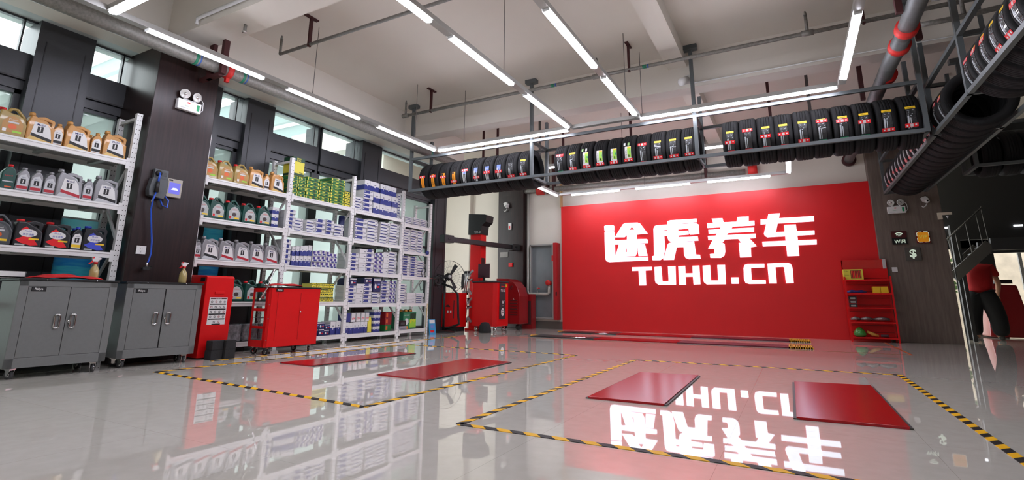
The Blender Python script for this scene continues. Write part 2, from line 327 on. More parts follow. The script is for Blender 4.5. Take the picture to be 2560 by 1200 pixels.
for k, P in LET.items():
    m = MB()
    for q in P: m.poly(q, FY(0), 0.0, .03, LETTER)
    m.build(names.get(k, 'letter'), sign)
# ---- right-hand dark side: soffit wall, dark back, doorways to the bright yard
DK = mat('black_wall', (22,22,23), .7)
struct('wall_right_upper', MB().box(2.32,8,12.3,12.5,1.78,CZ,DK))
struct('ceiling_right', MB().box(2.32,8,12.5,15.5,1.9,2.0,DK))
struct('wall_right_pier', MB().box(2.32,2.80,13.6,13.8,0,2,DK).box(3.10,3.62,13.6,13.8,0,2,DK).box(2.5,8,13.6,13.8,1.72,2,DK).box(4.7,8,13.6,13.8,0,2,DK))
struct('wall_right', MB().box(7,7.1,-5,13.6,0,CZ,mat('dark_grey_wall',(48,47,46),.7)))
YARD = mat('yard_wall', (226,212,194), .8, noise=.3, nscale=3)
struct('exterior_wall', MB().box(2,8,17,17.2,0,2.6,YARD))
GRN = mat('leaf_green', (74,104,52), .8, noise=.5, nscale=20)
m = MB()
random.seed(3)
for k in range(90):
    x = random.uniform(2.5,3.6); z = random.uniform(.3,1.9); a = random.uniform(0,6.3)
    o = Vector((x, 16.4+random.uniform(-.2,.2), z)); u = Vector((math.cos(a),.3,math.sin(a)))*.09; v = Vector((-math.sin(a),.2,math.cos(a)))*.05
    m.add([o-u, o-v, o+u, o+v], [(0,1,2,3)], GRN)
m.tube([(3.05,16.5,0),(3.05,16.4,1.7)], .03, mat('bark',(80,60,45),.8), 6)
tag(m.build('yard_shrub'), 'green leafy shrub outside seen through the narrow doorway gap', 'shrub')
# ================================================================ floor marks
TAPE = stripe_mat()
def tape(name_label, pts):
    t = thing('hazard_tape', name_label, 'floor tape', (0,0,0), 0)
    for (x0,y0), (x1,y1) in zip(pts, pts[1:]):
        L = math.hypot(x1-x0, y1-y0)
        o = MB().box(0, L, -.022, .022, .0005, .0025, TAPE).build('tape_strip', t)
        o.location = (x0,y0,0); o.rotation_euler = (0,0,math.atan2(y1-y0, x1-x0))
tape('yellow and black tape rectangle around the two narrow red plates by the racks', [(-4.85,5.82),(-4.89,2.6),(-2.31,2.42),(-2.305,5.82),(-4.85,5.84)])
tape('yellow and black tape rectangle around the two wide red plates before the sign', [(-1.58,5.71),(-1.58,2.35),(.76,2.35),(.76,5.8),(-1.58,5.71)])
tape('yellow and black tape line running along the foot of the storage rack', [(-5.25,3.3),(-5.2,7.6)])
struct('floor_markings', MB().box(-4.2,1.2,8.0,8.03,.0005,.002,mat('thin_orange_line',(190,90,50),.4)).box(1.19,1.22,8.03,10.2,.0005,.002,mat('thin_orange_line',(190,90,50))))
RPL = mat('red_lift_plate', (170,8,20), .2, spec=.4)
EDGE = mat('dark_edge_strip', (58,54,50), .5)
def lift(label, pts, z):
    t = thing('lift_plate', label, 'lift plate')
    MB().poly(pts, FZ(0), .0, z, RPL).build('plate', t, bevel=.002)
    (x0,y0),(x1,y1),(x2,y2),(x3,y3) = pts
    for k, (a, b_) in enumerate((((x0,y0),(x1,y1)), ((x3,y3),(x2,y2)))):
        MB().bar((a[0],a[1],.004),(b_[0],b_[1],.004),.03,.006,EDGE).build('edge_strip', t)
lift('narrow red steel lift plate in the floor closest to the storage rack', [(-4.51,3.54),(-4.24,4.93),(-3.96,4.93),(-4.05,3.53)], .012)
lift('narrow red steel lift plate beside the one nearer the storage rack', [(-3.14,3.43),(-3.14,4.80),(-2.60,4.76),(-2.60,3.40)], .012)
lift('wide shiny red lift plate under the sign reflection, nearer the racks', [(-1.25,3.35),(-1.26,4.69),(-.78,4.77),(-.76,3.36)], .014)
lift('wide red lift plate with dark edges, the one toward the walnut column with signs', [(-.05,3.36),(-.06,4.80),(.45,4.89),(.455,3.39)], .014)
DMAT = mat('charcoal_ramp', (44,42,42), .4); MAR = mat('maroon_plate', (104,30,44), .3); YGR = mat('yellow_grate', (232,170,36), .45)
def runway(label, x0, x1, y0, y1):
    t = thing('alignment_runway', label, 'vehicle runway')
    L = x1-x0
    def seg(n, a, b_, m): MB().box(x0+L*a, x0+L*b_, y0, y1, .0, .016, m).build(n, t)
    seg('ramp', 0, .155, DMAT); seg('approach_plate', .225, .27, DMAT); seg('red_plate', .27, .58, RPL); seg('maroon_plate', .58, .93, MAR)
    MB().box(x0+L*.155, x0+L*.225, y0, y1, .0, .01, DMAT).lathe([(0,.012),(.13,.012),(.14,.0)], (x0+L*.19,(y0+y1)/2,.008), (0,0,1), CHROME, 28).build('turntable', t)
    m = MB()
    for k in range(10): m.box(x0+L*.93+k*L*.007, x0+L*.93+k*L*.007+L*.0045, y0, y1, .002, .022, YGR)
    m.box(x0+L*.93, x1, y0, y0+.02, .002,.024,YGR).box(x0+L*.93, x1, y1-.02, y1, .002,.024,YGR).build('yellow_grate', t)
    MB().poly([(x0,y0),(x0,y1),(x0-.16,(y0+y1)/2+.12)], FZ(0), 0, .01, YGR).build('yellow_tip', t)
runway('long flush vehicle runway with turntable closest to the red wall', -4.15, .17, 9.55, 10.0)
runway('long flush vehicle runway with turntable, farther out from the red wall', -4.1, .17, 8.22, 8.66)
# ================================================================ lights hung from the ceiling
RAILM = mat('aluminium_rail', (176,176,172), .35, metal=.4)
def rail(label, p, q, tubes, wires, twin=True):
    p = Vector(p); q = Vector(q); d = (q-p).normalized(); L = (q-p).length; sd = Vector((0,0,1)).cross(d)
    t = thing('light_track', label, 'light track', tuple(p))
    fr = lambda a, s_, z: d*a + sd*s_ + Vector((0,0,z))
    m = MB(); m.bar(fr(0,0,.03), fr(L,0,.03), .075, .05, RAILM)
    m.build('housing', t)
    for a, b_ in tubes:
        k = MB(); k.bar(fr(a,-.012,-.012), fr(b_,-.012,-.012), .028, .026, GLOW); k.bar(fr(a,.03,-.004), fr(b_,.03,-.004), .012, .012, GLOW)  # thin second bar glows in place of the reflector strip's shine
        k.bar(fr(a-.012,0,-.004), fr(a,0,-.004), .06, .024, WHITE); k.bar(fr(b_,0,-.004), fr(b_+.012,0,-.004), .06, .024, WHITE)
        k.build('light_tube', t, bevel=.004)
    for a in wires: MB().tube([fr(a,0,.05), fr(a,0,CZ-p.z-.006)], .004, mat('wire_grey',(90,88,86),.5), 5).build('suspension_wire', t)
    return t
ZL = 3.0
rail('light track running along the big pipe above the storage racks', (-4.94,-1.5,ZL), (-4.94,6.40,ZL), [(.5,1.7),(3.62,4.78),(5.1,6.22),(6.58,7.88)], [2.9,5.45,7.4])
rail('light track with three tubes, second out from the window wall', (-2.57,-.5,ZL), (-2.57,6.40,ZL), [(.9,2.1),(2.2,3.68),(4.0,5.18),(5.52,6.82)], [5.0])
rail('light track with two tubes ending at the gap in the cross track', (-1.6,-.5,ZL), (-1.6,6.40,ZL), [(.9,2.2),(4.0,5.2),(5.5,6.76)], [3.0,6.35])
rail('light track above the red wall side, nearest the right tyre rack'.replace('right tyre','corner tyre'), (.70,-.5,ZL), (.70,6.40,ZL), [(1.5,2.9),(3.6,4.95),(5.25,6.7)], [4.9])
rail('cross light track over the first bay of the front tire rack', (-4.90,6.45,ZL), (-2.6,6.45,ZL), [(.02,2.28)], [.5])
rail('cross light track over the second and third bays of the front tire rack', (-2.55,6.45,ZL), (.66,6.45,ZL), [(.98,3.2)], [1.0])
rail('cross light track overhead meeting the pipe-side track near the first rack', (-4.90,1.82,ZL), (-2.63,1.82,ZL), [(.02,1.1),(1.15,2.2)], [1.2])
ZF = 2.85
rail('far light track parallel to the red wall just above it', (-4.34,10.05,ZF), (.13,10.05,ZF), [(.33,1.39),(1.72,2.78),(3.1,4.17)], [1.9,3.0])
rail('short far light track running toward the red wall near the fire cabinet', (-4.34,7.6,ZF), (-4.34,10.0,ZF), [(.1,1.2),(1.35,2.4)], [])  # track extended; its hidden first tube is added light for the far corner
rail('short far light track running toward the red wall, above its middle', (.13,8.0,ZF), (.13,10.0,ZF), [(.87,1.9)], [])
rail('light track partly seen through the gap between the tire rack bays', (-3.95,8.6,3.1), (-.6,8.6,3.1), [(.05,1.2),(1.3,2.4),(2.5,3.3)], [1.5])  # tubes between the gaps are unseen, filled in to brighten the far corner
# ================================================================ pipes
GRN2 = mat('green_band', (30,120,90), .4); BLU2 = mat('blue_band', (50,90,160), .4)
t = thing('main_pipe', 'fat grey galvanised pipe running above the windows with a red clamp', 'pipe', (0,0,0))
MB().tube([(-5.45,-2.5,3.15),(-5.45,8.2,3.15)], .072, STEEL, 20).build('pipe_run', t)
for y in (2.80, 3.34, 6.9):
    MB().tube([(-5.45,y,3.15),(-5.45,y+.03,3.15)], .0735, GRN2, 20).build('marker_band', t); MB().tube([(-5.45,y+.045,3.15),(-5.45,y+.06,3.15)], .0735, BLU2, 20).build('marker_band', t)
MB().tube([(-5.45,3.16,3.15),(-5.45,3.22,3.15)], .085, CLAMP, 20).box(-5.47,-5.43,3.17,3.21,3.02,3.07,CLAMP).build('pipe_clamp', t)
def hanger(name, label, m):
    return tag(m.build(name), label, 'bracket')
m = MB(); m.box(-5.37,-5.32,3.04,3.10,3.05,3.45,DRED); m.bar((-5.37,3.07,3.05),(-5.74,3.07,3.05),.05,.04,DRED); m.box(-5.62,-5.535,3.05,3.09,3.03,3.45,DRED)
hanger('pipe_bracket', 'dark red angle bracket holding the fat pipe beside the walnut pillar', m)
# sprinkler pipe in the first bay
def sprinkler(o, m, h):
    x, y, z = o; m.tube([(x,y,z),(x,y,z+h)], .017, STEEL, 8).tube([(x,y,z+h),(x,y,z+h+.05)], [.02,.008], STEEL, 8)
t = thing('sprinkler_pipe', 'thin grey sprinkler pipe crossing the first ceiling bay', 'pipe')
MB().tube([(-5.36,3.75,3.6),(3,3.75,3.6)], .02, STEEL, 10).build('pipe_run', t); m = MB(); sprinkler((-5.36,3.75,3.6), m, .2); m.build('sprinkler_riser', t)
MB().box(-4.848,-4.824,3.73,3.77,3.575,CZ,DRED).box(-4.86,-4.81,3.66,3.84,CZ-.015,CZ,DRED).build('hanger_rod', t)
t = thing('sprinkler_pipe', 'thin grey sprinkler pipe with couplings just before the main cross beam', 'pipe')
MB().tube([(-5.4,6.18,3.6),(4,6.18,3.6)], .024, STEEL, 10).build('pipe_run', t)
for x in (-5.4, -2.07, .42):
    m = MB(); sprinkler((x,6.18,3.6), m, .22); m.tube([(x-.06,6.18,3.6),(x+.06,6.18,3.6)], .034, STEEL, 10); m.build('sprinkler_riser', t)
for x in (-4.88, -1.63, .95): MB().box(x-.012,x+.014,6.16,6.2,3.57,CZ,DRED).box(x-.02,x+.025,6.08,6.28,CZ-.015,CZ,DRED).build('hanger_rod', t)
for x in (-2.75,-1.45,1.35): MB().tube([(x,6.18,3.6),(x+.05,6.18,3.6)], .026, GRN2, 10).tube([(x+.06,6.18,3.6),(x+.08,6.18,3.6)], .026, BLU2, 10).build('marker_band', t)
t = thing('sprinkler_pipe', 'thin grey pipe with elbow near the ceiling above the corner tire rack', 'pipe')
MB().tube([(1.3,6.0,3.35),(1.65,6.0,3.35),(3.2,6.0,3.45)], .026, STEEL, 10).tube([(1.72,6.0,3.36),(1.72,6.0,3.58),(1.5,6.0,3.6)], .022, STEEL, 8).build('pipe_run', t)
t = thing('wall_conduit', 'white plastic conduit along the beam face near the top', 'conduit')
MB().tube([(-5.3,2.71,3.46),(-5.3,2.71,3.53),(1.5,2.71,3.53)], .02, WHITE, 8).build('conduit_run', t)
m = MB().tube([(-4.84,2.95,3.45),(-4.84,2.95,3.38)], .017, STEEL, 10).tube([(-4.84,2.95,3.38),(-4.84,2.95,3.36)], .022, CHROME, 10)
tag(m.build('fire_sprinkler'), 'small silver sprinkler head poking out under the near beam', 'sprinkler head')
tag(MB().tube([(-.95,6.765,3.5),(6,6.765,3.48)], .008, WHITE, 6).build('beam_cable'), 'thin white cable run along the face of the main cross beam', 'cable')
m = MB().box(-1.0,-.93,6.70,6.78,3.5,3.6,WHITE).lathe([(0,0),(.055,0),(.05,.12),(.0,.12)], (-.99,6.70,3.53), (-.8,-1,-.6), WHITE, 16)
tag(m.build('ceiling_speaker'), 'small white sensor housing on the cross beam by a rack post', 'sensor')
t = thing('corner_pipe', 'fat grey pipe with red couplings dropping above the corner tire rack', 'pipe')
MB().tube([(1.16,4.3,3.12),(1.16,5.65,3.12)], .075, mat('dull_galvanised',(98,100,100),.5,metal=.2,noise=.2,nscale=20), 18).build('pipe_run', t)
MB().tube([(1.16,5.65,3.12),(1.13,6.3,3.10),(1.12,7.4,3.1),(1.11,10.69,3.13)], .075, mat('dull_galvanised',(98,100,100),.5,metal=.2,noise=.2,nscale=20), 18).build('pipe_run', t)
for y in (5.45,5.83,6.6): MB().tube([(1.16,y,3.115),(1.16,y+.09,3.115)], .094, CLAMP, 18).build('pipe_clamp', t)
MB().tube([(1.11,10.6,3.13),(1.11,10.69,3.13)], .11, DRED, 20).build('wall_flange', t)
for y, x in ((5.1,1.05),(5.75,1.3),(7.3,1.0)): MB().box(x-.025,x+.025,y,y+.05,3.1,CZ if not 6.7 < y < 7.1 else 3.45,DRED).build('hanger_rod', t)
t = thing('wall_pipe', 'grey pipe with red clamps fixed high along the back wall', 'pipe')
MB().tube([(-6.0,10.6,3.17),(-5.2,10.6,3.15),(-.6,10.6,3.09)], .06, STEEL, 16).build('pipe_run', t)
for x in (-5.1,-.55): MB().tube([(x,10.6,3.13),(x+.16,10.6,3.13)], .10, CLAMP, 16).build('pipe_clamp', t)
for x in (-4.86,-4.7,-1.35): MB().box(x,x+.05,10.54,10.66,3.05,CZ,DRED).build('hanger_rod', t)
t = thing('hydrant_riser', 'vertical grey water pipe beside the fire cabinet with elbow and red valve', 'pipe')
MB().tube([(-5.36,10.63,3.1),(-5.36,10.63,.82),(-5.33,10.62,.77),(-5.28,10.6,.755),(-4.86,10.58,.755),(-4.80,10.57,.78),(-4.80,10.57,.98)], .034, mat('bright_pipe',(196,196,188),.35,metal=.3), 12).build('pipe_run', t)
MB().lathe([(0,0),(.05,0),(.06,.03),(.05,.09),(0,.09)], (-4.80,10.57,.95), (0,0,1), CLAMP, 14).lathe([(0,-.01),(.06,-.01),(.06,.01),(0,.01)], (-4.80,10.5,1.0), (0,1,0), CLAMP, 14).build('valve', t)
MB().tube([(-5.1,10.58,.78),(-5.1,10.58,.92)], .014, CHROME, 8).tube([(-5.1,10.58,.88),(-5.03,10.56,.88)], .012, CLAMP, 8).build('tap', t)
for i, (x, y) in enumerate([(-4.75,7.6),(-4.45,7.6),(-3.75,7.9),(-2.1,7.9),(-.05,7.9),(.45,7.9),(-3.3,7.9)]):
    MB_ = MB().box(x-.02,x+.02,y-.01,y+.01,3.05,CZ,[DRED,DRED,mat('drop_rod_grey',(80,76,74),.5)][i%3])
    tag(MB_.build('drop_rod'), 'dark hanging rod behind the main beam, %s from the window wall' % ORD[[1,2,3,5,6,7,4][i]], 'rod', 'hanging rods behind the main beam')
# ================================================================ tire racks and tires
RACKM = mat('grey_rack_steel', (88,94,95), .45)
T_R = .30; T_W = .194
def tire_profile():
    r = T_R; w = T_W/2; g = .008; P = []
    P += [(.205,-w*.62),(.215,-w*.80),(.25,-w*1.0),(.278,-w*.97),(.292,-w*.86),(r-.002,-w*.74)]
    for c in (-.45,-.15,.15,.45): P += [(r,(c-.10)*w),(r,(c-.035)*w),(r-g,(c-.03)*w),(r-g,(c+.03)*w),(r,(c+.035)*w),(r,(c+.10)*w)]
    P += [(r-.002,w*.74),(.292,w*.86),(.278,w*.97),(.25,w*1.0),(.215,w*.80),(.205,w*.62),(.21,w*.5),(.285,w*.6),(.288,0),(.285,-w*.6),(.21,-w*.5)]
    return P
TREAD = mat('tread_rubber', (13,13,14), .65, spec=.35); nt, N, L_ = nodes(TREAD)
tc = N.new('ShaderNodeTexCoord'); wv = N.new('ShaderNodeTexWave'); sp = N.new('ShaderNodeSeparateXYZ'); L_.new(tc.outputs['Object'], sp.inputs[0])
ang = math_node(nt, 'ARCTAN2', sp.outputs[2], sp.outputs[1]); cb = N.new('ShaderNodeCombineXYZ'); L_.new(math_node(nt,'ADD',math_node(nt,'MULTIPLY',ang,6.0),math_node(nt,'MULTIPLY',math_node(nt,'ABSOLUTE',sp.outputs[0]),9.0)), cb.inputs[0])
L_.new(cb.outputs[0], wv.inputs['Vector']); wv.inputs['Scale'].default_value = 3
bp = N.new('ShaderNodeBump'); bp.inputs['Strength'].default_value = .7; bp.inputs['Distance'].default_value = .004; L_.new(wv.outputs['Fac'], bp.inputs['Height']); L_.new(bp.outputs[0], N['Principled BSDF'].inputs['Normal'])
tm = MB().lathe(tire_profile(), (0,0,0), (1,0,0), TREAD, 56, closed=True).build('tire'); TIRE_ME = tm.data; bpy.data.objects.remove(tm)
FOIL = mat('black_foil', (26,28,30), .18, coat=.5, bump=.6, bscale=140); SILV = mat('silver_print', (176,182,186), .4, bump=.2)
YEL = mat('label_yellow', (236,196,40), .4); ORG = mat('label_orange', (240,150,24), .4); LRED = mat('sticker_red', (222,26,34), .35); LBL = mat('label_blue', (112,134,200), .4); LWH = mat('label_white', (222,222,220), .4)
LGN = mat('label_green', (150,206,60), .4); LDG = mat('label_teal_green', (30,150,96), .4); PATCH = mat('sticker_blank_patch', (206,200,198), .4); INK = mat('ink', (20,20,22), .5)
def strip(m, x0, x1, a0, a1, dr, mt, r=T_R):       # paper wrapped over the tread; angles in degrees above the level, facing local -Y
    n = max(2, int(abs(a1-a0)/5)); vs = []
    for k in range(n+1):
        a = math.radians(a0+(a1-a0)*k/n)
        for x in (x0, x1): vs.append((x, -(r+dr)*math.cos(a), (r+dr)*math.sin(a)))
    m.add(vs, [(2*k,2*k+1,2*k+3,2*k+2) for k in range(n)], mt, True)
def ctext(m, s, xc, a, h, dr, mt, vert=False, maxw=.09, r=T_R):
    vs, fs, W, H = text_flat(s); k = h/H; kx = min(k, maxw/W); out = []
    for x, y in vs:
        if vert: px, arc = xc + (y*k - h/2), -(x*kx)+W*kx/2        # lettering running down the tread
        else: px, arc = xc + x*kx - W*kx/2, y*k
        t_ = math.radians(a) + arc/r; out.append((px, -(r+dr)*math.cos(t_), (r+dr)*math.sin(t_)))
    m.add(out, fs, mt)
_lab = {}
def label_mesh(kind):
    if kind in _lab: return _lab[kind]
    m = MB()
    if kind in ('foil','foilg','foilr','foilx'):
        if kind != 'foilx': strip(m, -.045,.045, 13,18.5, .0015, YEL); ctext(m, 'PIRELLI', 0, 14.2, .011, .002, INK, maxw=.075)
        strip(m, -.042,.042, -30,12.5, .001, FOIL); strip(m, -.035,-.02, -28,-2, .0016, SILV); strip(m, -.012,-.004, -28,-6, .0016, SILV)
        random.seed(len(kind))
        for k in range(9):
            a = random.uniform(-4,11); x = random.uniform(-.036,.026); strip(m, x, x+random.uniform(.004,.014), a, a+random.uniform(.5,1.6), .0018, SILV)
        if kind == 'foilg': strip(m, -.04,.04, -36,-30, .0015, LDG); ctext(m, 'P7', 0, -35, .008, .002, LWH)
        if kind == 'foilr': strip(m, -.04,.04, -35,-30, .0015, LRED)
    if kind == 'orange':
        strip(m, -.03,.03, -32,8, .0012, ORG); ctext(m, 'Continental', .0, -12, .022, .002, INK, True, .14); strip(m, -.028,.0, 1,7, .0016, INK)
    if kind == 'blue':
        strip(m, -.034,.034, -4,12, .0012, LBL); strip(m, -.034,.034, -32,-4, .0012, FOIL); strip(m, -.032,-.02, -30,2, .0018, LWH); strip(m, -.006,.004, -30,-6, .0018, LWH); strip(m, .014,.026, -30,0, .0018, SILV)
        ctext(m, 'MICHELIN', 0, 3, .012, .002, LWH, maxw=.06)
    if kind == 'green':
        strip(m, -.042,.042, -26,14, .001, LWH); strip(m, -.008,.040, -16,9, .0016, LGN); strip(m, -.008,.040, 9,13, .0016, YEL); ctext(m, 'MICHELIN', -.025, -6, .02, .002, INK, True, .12)
        strip(m, .004,.018, -14,-8, .002, INK); strip(m, .022,.034, -4,2, .002, LDG)
    if kind == 'plain': strip(m, -.03,.03, -30,8, .001, SILV)
    o = m.build('l'); _lab[kind] = o.data; bpy.data.objects.remove(o); return _lab[kind]
def red_mesh(a, tilt=0):
    key = ('red', a, tilt)
    if key not in _lab:
        m = MB(); strip(m, -.058+tilt,.058+tilt, a-4,a+4, .0025, LRED); strip(m, -.012+tilt,.014+tilt, a-3,a+3, .003, PATCH)
        strip(m, -.045+tilt,-.03+tilt, a-2,a+1, .003, LWH); strip(m, .03+tilt,.045+tilt, a-1,a+2, .003, LWH)
        o = m.build('r'); _lab[key] = o.data; bpy.data.objects.remove(o)
    return _lab[key]
def tire(loc, rz, label, group, kind=None, red=None, tilt=0, s=1.0, extra=()):
    t = bpy.data.objects.new('tire', TIRE_ME); C.objects.link(t); t.location = loc; t.rotation_euler = (0,0,rz); t.scale = (1,s,s); tag(t, label, 'tire', group)
    if kind:
        o = bpy.data.objects.new('tread_label', label_mesh(kind)); C.objects.link(o); o.parent = t
    if red is not None:
        o = bpy.data.objects.new('red_sticker', red_mesh(red, tilt)); C.objects.link(o); o.parent = t
    for e in extra:
        o = bpy.data.objects.new('paper_tag', e); C.objects.link(o); o.parent = t
    return t
def rack(label, P0, along, out, L, posts, z, ztop, zfront, zback, D=.55):
    """hanging tire cradle: P0 front corner, beams along 'along', depth along 'out'"""
    a = Vector(along); n = Vector(out); P0 = Vector(P0); t = thing('tire_rack', label, 'tire rack')
    P = lambda s_, d, zz: P0 + a*s_ + n*d + Vector((0,0,zz))
    for d in (0, D):
        for zz in (z+.02, ztop): MB().bar(P(0,d,zz), P(L,d,zz), .04, .04, RACKM).build('rail', t)
    for s_ in posts:
        MB().bar(P(s_,0,z), P(s_,0,zfront), .045, .045, RACKM, up=n).box(*(lambda c: (c.x-.09,c.x+.09,c.y-.05,c.y+.05,zfront-.06,zfront))(P(s_,0,0)), RACKM).build('post', t)
        MB().bar(P(s_,D,z), P(s_,D,zback), .045, .045, RACKM, up=n).build('post', t)
        for zz in (z+.02, ztop): MB().bar(P(s_,0,zz), P(s_,D,zz), .04, .04, RACKM).build('cross_bar', t)
    return t
rack('grey hanging tire rack in three bays facing the floor, under the cross tracks', (-5.58,6.6,0), (1,0,0), (0,1,0), 7.0, [0,2.31,4.67,7.0], 2.40, 2.97, CZ, 3.44)
GT = [mat('tag_green',(150,190,120),.5), LWH]
def small_tags(sw):
    m = MB(); strip(m, -.06,-.035, 17,26, .001, GT[sw]); strip(m, -.005,.02, 17,26, .001, GT[1-sw]); o = m.build('t'); d = o.data; bpy.data.objects.remove(o); return d
bays = [('first', [-5.30,-5.09,-4.88,-4.67,-4.46,-4.25,-4.04,-3.83,-3.62,-3.41], ['orange']*4+['blue']*4+['foilx','foil'], [4,2,-4,-22,8,-18,-7,-9,-27,-26]),
        ('second', [-2.81,-2.61,-2.41,-2.205,-2.00,-1.80,-1.60,-1.40,-1.205,-1.008], ['foilg','foil','green','green','green','green','foilr','foil','foil','foil'], [15,-27,-26,-24,-24,-22,15,-25,-26,-26]),
        ('third', [-.51,-.31,-.11,.08,.28,.47,.68,.88,1.09,1.30], ['foilr','foilr','foilr','foilr','foil','foilg','foilg','foilg','foil','foil'], [-10,14,-6,-6,-27,13,7,-2,-26,-22])]
words_ = dict(orange='an orange band label', blue='a blue and silver label', foil='a yellow-capped foil label', foilx='a black foil label', foilg='a foil label ending in green', foilr='a foil label ending in red', green='a lime green and white label')
for bn, xs, ks, rs in bays:
    for i, x in enumerate(xs):
        ex = (small_tags(0),) if (bn == 'second' and i == 2) else ((small_tags(1),) if (bn == 'second' and i == 5) else ())
        tire((x, 6.875, 2.606), 0, 'tire with %s, %s in the %s front bay' % (words_[ks[i]], ORD[i+1], bn), 'tires in the front rack', ks[i], rs[i], random.choice((-.006,0,.006)), random.choice((1,1,.985,1.01)), ex)
# corner rack running toward the back wall: tread faces -X
rack('grey hanging tire rack running from overhead to the walnut column', (1.52,2.6,0), (0,1,0), (1,0,0), 7.75, [0,2.93,4.2,7.7], 2.40, 2.97, CZ, CZ)
ys = [('far',[10.0,9.76,9.50,9.26,9.02,8.79,8.57,8.35,8.13,7.92,7.70,7.48,7.26,7.04,6.81]), ('middle',[6.58,6.36]), ('near',[5.42,5.2,4.98,4.76,4.54,4.32,4.1,3.88,3.66,3.44])]
for gn, L in ys:
    for i, y in enumerate(L):
        kd = 'plain' if gn == 'far' else ('foilg' if (gn == 'near' and i < 3) else 'foil')
        rd = [-26,-20,-24,-12,-16,-22][i%6] if gn == 'far' else [14,12,10,-25,-24,2,-5,3][i%8]
        tire((1.795, y, 2.606), -PI/2, 'tire in the corner rack, %s from the back wall in the %s group' % (ORD[i+1], gn), 'tires in the corner rack', kd, rd)
rack('dark hanging tire rack beyond the corner rack over the doorway side', (2.32,8.7,0), (1,0,0), (0,1,0), 2.6, [0,2.5], 2.40, 2.97, CZ, CZ)
for i, x in enumerate([2.5,2.72,2.94,3.16,3.38,3.6]):
    tire((x, 8.975, 2.606), 0, 'unlit tire in the doorway-side rack, %s from the corner rack' % ORD[i+1], 'tires in the doorway side rack', 'foilx' if i == 2 else None, 10 if i == 2 else None)
# ================================================================ storage racks
POST = dots_mat('punched_post', (226,226,224), .05, .013, .005)
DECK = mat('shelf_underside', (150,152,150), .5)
X0, X1 = -5.86, -6.22
def storage_rack(label, posts, shelves):
    """posts: (y, height); shelves: per bay list of shelf top heights"""
    t = thing('storage_rack', label, 'shelving')
    for y, h in posts:
        for x in (X0, X1):
            MB().box(-.022,.022,-.026,.026,0,h,POST).build('upright', t, loc=(x,y,0))
        m = MB()
        m.bar((X0,y,h-.05),(X1,y,h-.05),.025,.03,WHITE).build('end_brace', t)
        m = MB(); zz = .3; k = 0
        while zz+.4 < h-.2:
            a, b_ = (X0,X1) if k % 2 == 0 else (X1,X0)
            m.bar((a,y,zz),(b_,y,zz+.42),.02,.025,WHITE); zz += .42; k += 1
        m.build('zigzag_brace', t)
    for (y0, _), (y1, _), L in zip(posts, posts[1:], shelves):
        for z in L:
            m = MB(); m.box(X0-.002,X0+.026,y0+.026,y1-.026,z-.055,z,WHITE).box(X0+.026,X0+.030,y0+.026,y1-.026,z-.018,z-.012,WHITE)
            for y in (y0+.026, y1-.056): m.box(X0+.02,X0+.028,y,y+.03,z-.09,z+.02,WHITE)
            m.build('beam', t)
            MB().box(X1-.026,X1+.002,y0+.026,y1-.026,z-.055,z,WHITE).build('beam', t)
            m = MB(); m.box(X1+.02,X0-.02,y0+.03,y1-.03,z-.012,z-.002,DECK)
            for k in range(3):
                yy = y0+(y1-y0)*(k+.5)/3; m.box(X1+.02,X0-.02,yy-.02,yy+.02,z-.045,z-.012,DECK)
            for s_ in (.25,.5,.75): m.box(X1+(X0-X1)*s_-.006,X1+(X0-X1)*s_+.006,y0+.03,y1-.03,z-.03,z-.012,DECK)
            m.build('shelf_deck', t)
    return t
SH = [1.99,1.525,1.052,.582,.115]
storage_rack('white punched steel rack of oil jugs before the walnut pillar', [(1.28,2.5),(2.575,2.5)], [SH])
storage_rack('long white punched steel rack of four bays beyond the walnut pillar', [(3.307,2.5),(4.47,2.5),(5.61,2.49),(6.775,2.48),(7.55,2.37)], [SH,SH,[1.975,1.515,1.028,.556,.11],[1.91,1.443,1.012,.556,.12]])
